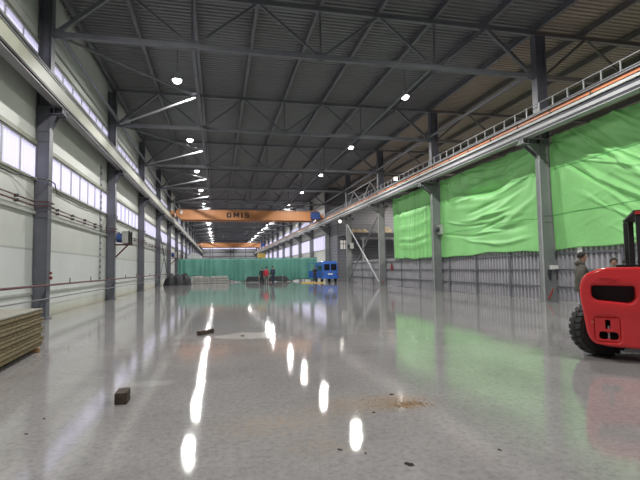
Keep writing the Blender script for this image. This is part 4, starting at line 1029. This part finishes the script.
def person(label, loc, rz, jacket, trousers, hair='hair', pose='stand', H=1.78, hood=False, puff=False, cap=None):
    """faces local -Y"""
    t = thing('person', label, 'person', loc, rz, None)
    k = H/1.78
    stride = .14 if pose == 'walk' else .03
    J = dict(pel=(0, .0, .95), wai=(0, -.0, 1.08), che=(0, .01, 1.30), nb=(0, .015, 1.46), ne=(0, -.005, 1.54))
    hd = (0, -.05 if pose != 'stand' else -.02)
    arms = {}
    for s in (-1, 1):
        sh = (s*.17, .01, 1.41)
        if pose == 'pockets': el = (s*.25, .06, 1.14); ha = (s*.20, -.10, .99)
        elif pose == 'walk': el = (s*.235, .05*s, 1.13); ha = (s*.24, .05*s-.12, .88)
        elif pose == 'reach': el = (s*.23, -.10, 1.16); ha = (s*.17, -.32, 1.12)
        else: el = (s*.235, .02, 1.13); ha = (s*.245, -.05, .87)
        arms[s] = (sh, el, ha)
    legs = {}
    for s in (-1, 1):
        hp = (s*.09, 0, .93); kn = (s*.105, -.03+s*stride*.4, .50); an = (s*.11, s*stride, .09); legs[s] = (hp, kn, an)
    def build(name, mat, nodes, edges, root=0, sub=2):
        nd = [(n[0]*k, n[1]*k, n[2]*k, (tuple(r*k for r in n[3]) if isinstance(n[3], tuple) else n[3]*k)) for n in nodes]
        return skin_mesh(name, nd, edges, mat, t, sub, root)
    # body: one continuous skinned surface
    nodes = [(*J['pel'], (.10, .08)), (*J['wai'], (.10, .08)), (*J['che'], (.13, .09)), (*J['nb'], (.075, .065)), (*J['ne'], .055)]
    edges = [(0,1),(1,2),(2,3),(3,4)]
    hy = -.02
    nodes += [(0, hy-.012, 1.60, (.060, .070)), (0, hy, 1.68, (.072, .088)), (0, hy+.012, 1.745, (.055, .065))]
    edges += [(4,5),(5,6),(6,7)]
    for s in (-1, 1):
        sh, el, ha = arms[s]; b0 = len(nodes)
        d = (Vector(ha)-Vector(el)).normalized(); wr = Vector(ha)
        pm = wr+d*.05; kn_ = wr+d*.09
        nodes += [(*sh, .055), (*el, .040), (*wr, .026), (*pm, (.040, .018)), (*kn_, (.038, .015))]
        edges += [(2, b0), (b0, b0+1), (b0+1, b0+2), (b0+2, b0+3), (b0+3, b0+4)]
        side_ = d.cross(Vector((s, 0, 0))); side_ = side_.normalized() if side_.length > .1 else Vector((0,1,0))
        inn = Vector((-s, 0, 0))
        for f_ in range(4):
            o_ = (f_-1.5)*.019; ln = (.062, .074, .070, .052)[f_]
            p0 = kn_+side_*o_; p1 = p0+d*ln*.55+inn*.006; p2 = p1+(d*.7+inn*.5).normalized()*ln*.5
            i0 = len(nodes); nodes += [(*p1, .0085), (*p2, .0075)]; edges += [(b0+4, i0), (i0, i0+1)]
        th0 = wr+d*.03-side_*.03; th1 = th0+(d*.7-side_*.5).normalized()*.05
        i0 = len(nodes); nodes += [(*th0, .011), (*th1, .009)]; edges += [(b0+2, i0), (i0, i0+1)]
    for s in (-1, 1):
        hp, kn, an = legs[s]; b0 = len(nodes)
        nodes += [(*hp, .070), (*kn, .052), (*an, .042), (an[0], an[1]-.15, .035, (.04, .025))]
        edges += [(0, b0), (b0, b0+1), (b0+1, b0+2), (b0+2, b0+3)]
    bd = build('body', M['skin'], nodes, edges)
    # face
    hc = Vector((0, hy, 1.67))*k
    b = MB(); b.add([Vector(v)*k for v in ((-.014, hy-.080, 1.638), (.014, hy-.080, 1.638), (0, hy-.112, 1.642), (0, hy-.080, 1.685))], [(0,2,1),(0,1,3),(1,2,3),(2,0,3)]); b.build('nose', M['skin'], t, 60)
    b = MB(); 
    for s in (-1, 1): b.lathe([(0, -.006), (.008, 0), (0, .006)], 8, (s*.03*k, (hy-.084)*k, 1.675*k), Matrix.Rotation(PI/2, 4, 'X'))
    b.build('eyes', M['hair'], t)
    b = MB(); b.box(-.022*k, .022*k, (hy-.088)*k, (hy-.072)*k, 1.606*k, 1.612*k); b.build('mouth', M['redd'], t)
    for s in (-1, 1):
        b = MB(); b.lathe([(0, -.010), (.018, -.006), (.026, .004), (.012, .010), (0, .010)], 10, (s*.074*k, (hy+.01)*k, 1.665*k), Matrix.Rotation(PI/2, 4, 'Y')); b.build('ear', M['skin'], t, 60)
    # hair cap
    vs = []; fs = []; n, m = 18, 8
    for j in range(m+1):
        th = j/m*PI*.58
        for i in range(n):
            a = 2*PI*i/n; front = max(0, -math.sin(a)); tt = th*(1-.50*front)
            vs.append((.083*math.sin(tt)*math.cos(a)*k, (hy+.012+.098*math.sin(tt)*math.sin(a))*k, (1.675+.105*math.cos(tt))*k))
    for j in range(m):
        for i in range(n): fs.append((j*n+i, (j+1)*n+i, (j+1)*n+(i+1)%n, j*n+(i+1)%n))
    o = MB().add(vs, fs).build('hair', M[hair], t, 80); md = o.modifiers.new('thickness', 'SOLIDIFY'); md.thickness = .012; md.offset = 0
    # jacket
    e = 1.42 if puff else 1.12; g = .014
    nodes = [(0, 0, .86, (.155*e, .125*e)), (0, 0, 1.0, (.15*e, .12*e)), (0, 0, 1.12, (.142*e, .115*e)), (0, .01, 1.30, (.168*e, .125*e)), (0, .012, 1.42, (.11, .09)), (0, .0, 1.50, (.075, .075))]
    edges = [(0,1),(1,2),(2,3),(3,4),(4,5)]
    for s in (-1, 1):
        sh, el, ha = arms[s]; b0 = len(nodes); w_ = Vector(ha)+(Vector(el)-Vector(ha)).normalized()*.02; md_ = (Vector(sh)+Vector(el))/2; mf = (Vector(el)+w_)/2
        nodes += [(*sh, .075*e), (*md_, .068*e), (*el, .060*e), (*mf, .055*e), (*w_, .045)]
        edges += [(3, b0), (b0, b0+1), (b0+1, b0+2), (b0+2, b0+3), (b0+3, b0+4)]
    jk = build('jacket', M[jacket], nodes, edges, 0)
    if puff:                                           # quilting rings
        for v in jk.data.vertices:
            z = v.co.z
            if .84 < z < 1.48:
                rr_ = math.hypot(v.co.x, v.co.y); s_ = 1+.08*abs(math.sin(z*PI/.085)); v.co.x *= s_; v.co.y *= s_
    if hood:
        nodes = [(0, .12, 1.52, (.13, .09)), (-.10, .05, 1.53, .07), (.10, .05, 1.53, .07), (-.085, -.06, 1.49, .045), (.085, -.06, 1.49, .045)]
        build('hood', M[jacket], nodes, [(0,1),(0,2),(1,3),(2,4)], 0)
    # trousers
    nodes = [(0, 0, .98, (.14, .11)), (0, 0, .90, (.14, .115))]; edges = [(0,1)]
    for s in (-1, 1):
        hp, kn, an = legs[s]; b0 = len(nodes); mk = (Vector(hp)+Vector(kn))/2; ms_ = (Vector(kn)+Vector(an))/2
        nodes += [(hp[0]*1.05, hp[1], hp[2]-.08, .098), (*mk, .088), (*kn, .072), (*ms_, .066), (an[0], an[1], an[2]+.02, .062)]
        edges += [(1, b0), (b0, b0+1), (b0+1, b0+2), (b0+2, b0+3), (b0+3, b0+4)]
    build('trousers', M[trousers], nodes, edges, 1)
    for s in (-1, 1):
        an = legs[s][2]
        b = MB(); x, y = an[0]*k, an[1]*k
        b.prism([(y+.08*k, 0), (y+.085*k, .07), (y+.05*k, .12), (y-.05*k, .12), (y-.12*k, .07), (y-.19*k, .05), (y-.20*k, 0)], x-.048*k, x+.048*k, 'X')
        b.build('shoe', M['shoe'], t, 0, .012)
    return t
person('person in olive puffer jacket and jeans standing behind the red forklift', (8.17, 8.98, 0), math.radians(50), 'olive', 'jeans', pose='pockets', H=1.84, hood=True, puff=True)
person('person behind the forklift with only the face above the red bodywork', (9.22, 9.15, 0), math.radians(-35), 'darkcloth', 'jeans', H=1.70)
person('person behind the forklift, half hidden beside the black guard pillar', (9.75, 9.3, 0), math.radians(40), 'khaki', 'darkcloth', H=1.69)
person('person in black standing at the side of the one in red', (4.25, 45.9, 0), math.radians(175), 'darkcloth', 'darkcloth', H=1.70)
person('person in red jacket standing before the teal netting', (4.62, 45.3, 0), math.radians(182), 'redcloth', 'khaki', H=1.76)
person('person in dark navy walking apart from the one in red', (5.25, 45.2, 0), math.radians(200), 'navy', 'navy', pose='walk', H=1.84)
person('person in dark clothes at the open door of the blue van', (10.35, 49.3, 0), math.radians(-10), 'darkcloth', 'darkcloth', pose='reach', H=1.76)

# ------------------------------------------------------------------ world and camera
w = bpy.data.worlds.new('overcast'); S.world = w; w.use_nodes = True
bg = w.node_tree.nodes['Background']; bg.inputs['Color'].default_value = (.86, .82, 1.0, 1); bg.inputs['Strength'].default_value = 1.55

yaw, pit, rol, f = .219392783, .0614859053, -.0144363225, 456.908194
R_ = Vector((math.cos(yaw), -math.sin(yaw), 0)); F0 = Vector((math.sin(yaw), math.cos(yaw), 0)); Z = Vector((0,0,1))
F = math.cos(pit)*F0+math.sin(pit)*Z; U = -math.sin(pit)*F0+math.cos(pit)*Z
c_, s_ = math.cos(rol), math.sin(rol)
RX = c_*R_+s_*U; UY = -s_*R_+c_*U
cam = bpy.data.cameras.new('camera'); co = bpy.data.objects.new('camera', cam); COL.objects.link(co)
mw = Matrix((( RX.x, UY.x, -F.x, 0), (RX.y, UY.y, -F.y, 0), (RX.z, UY.z, -F.z, 1.55), (0,0,0,1)))
co.matrix_world = mw
cam.sensor_width = 36; cam.lens = f/640*36; cam.clip_end = 500
S.camera = co
S.view_settings.view_transform = 'Standard'; S.view_settings.look = 'None'; S.view_settings.gamma = 1; S.view_settings.use_curve_mapping = False
S.view_settings.exposure = 0.16
try:
    S.cycles.max_bounces = 8; S.cycles.diffuse_bounces = 4; S.cycles.transparent_max_bounces = 8
    S.cycles.sample_clamp_indirect = 8
except Exception: pass
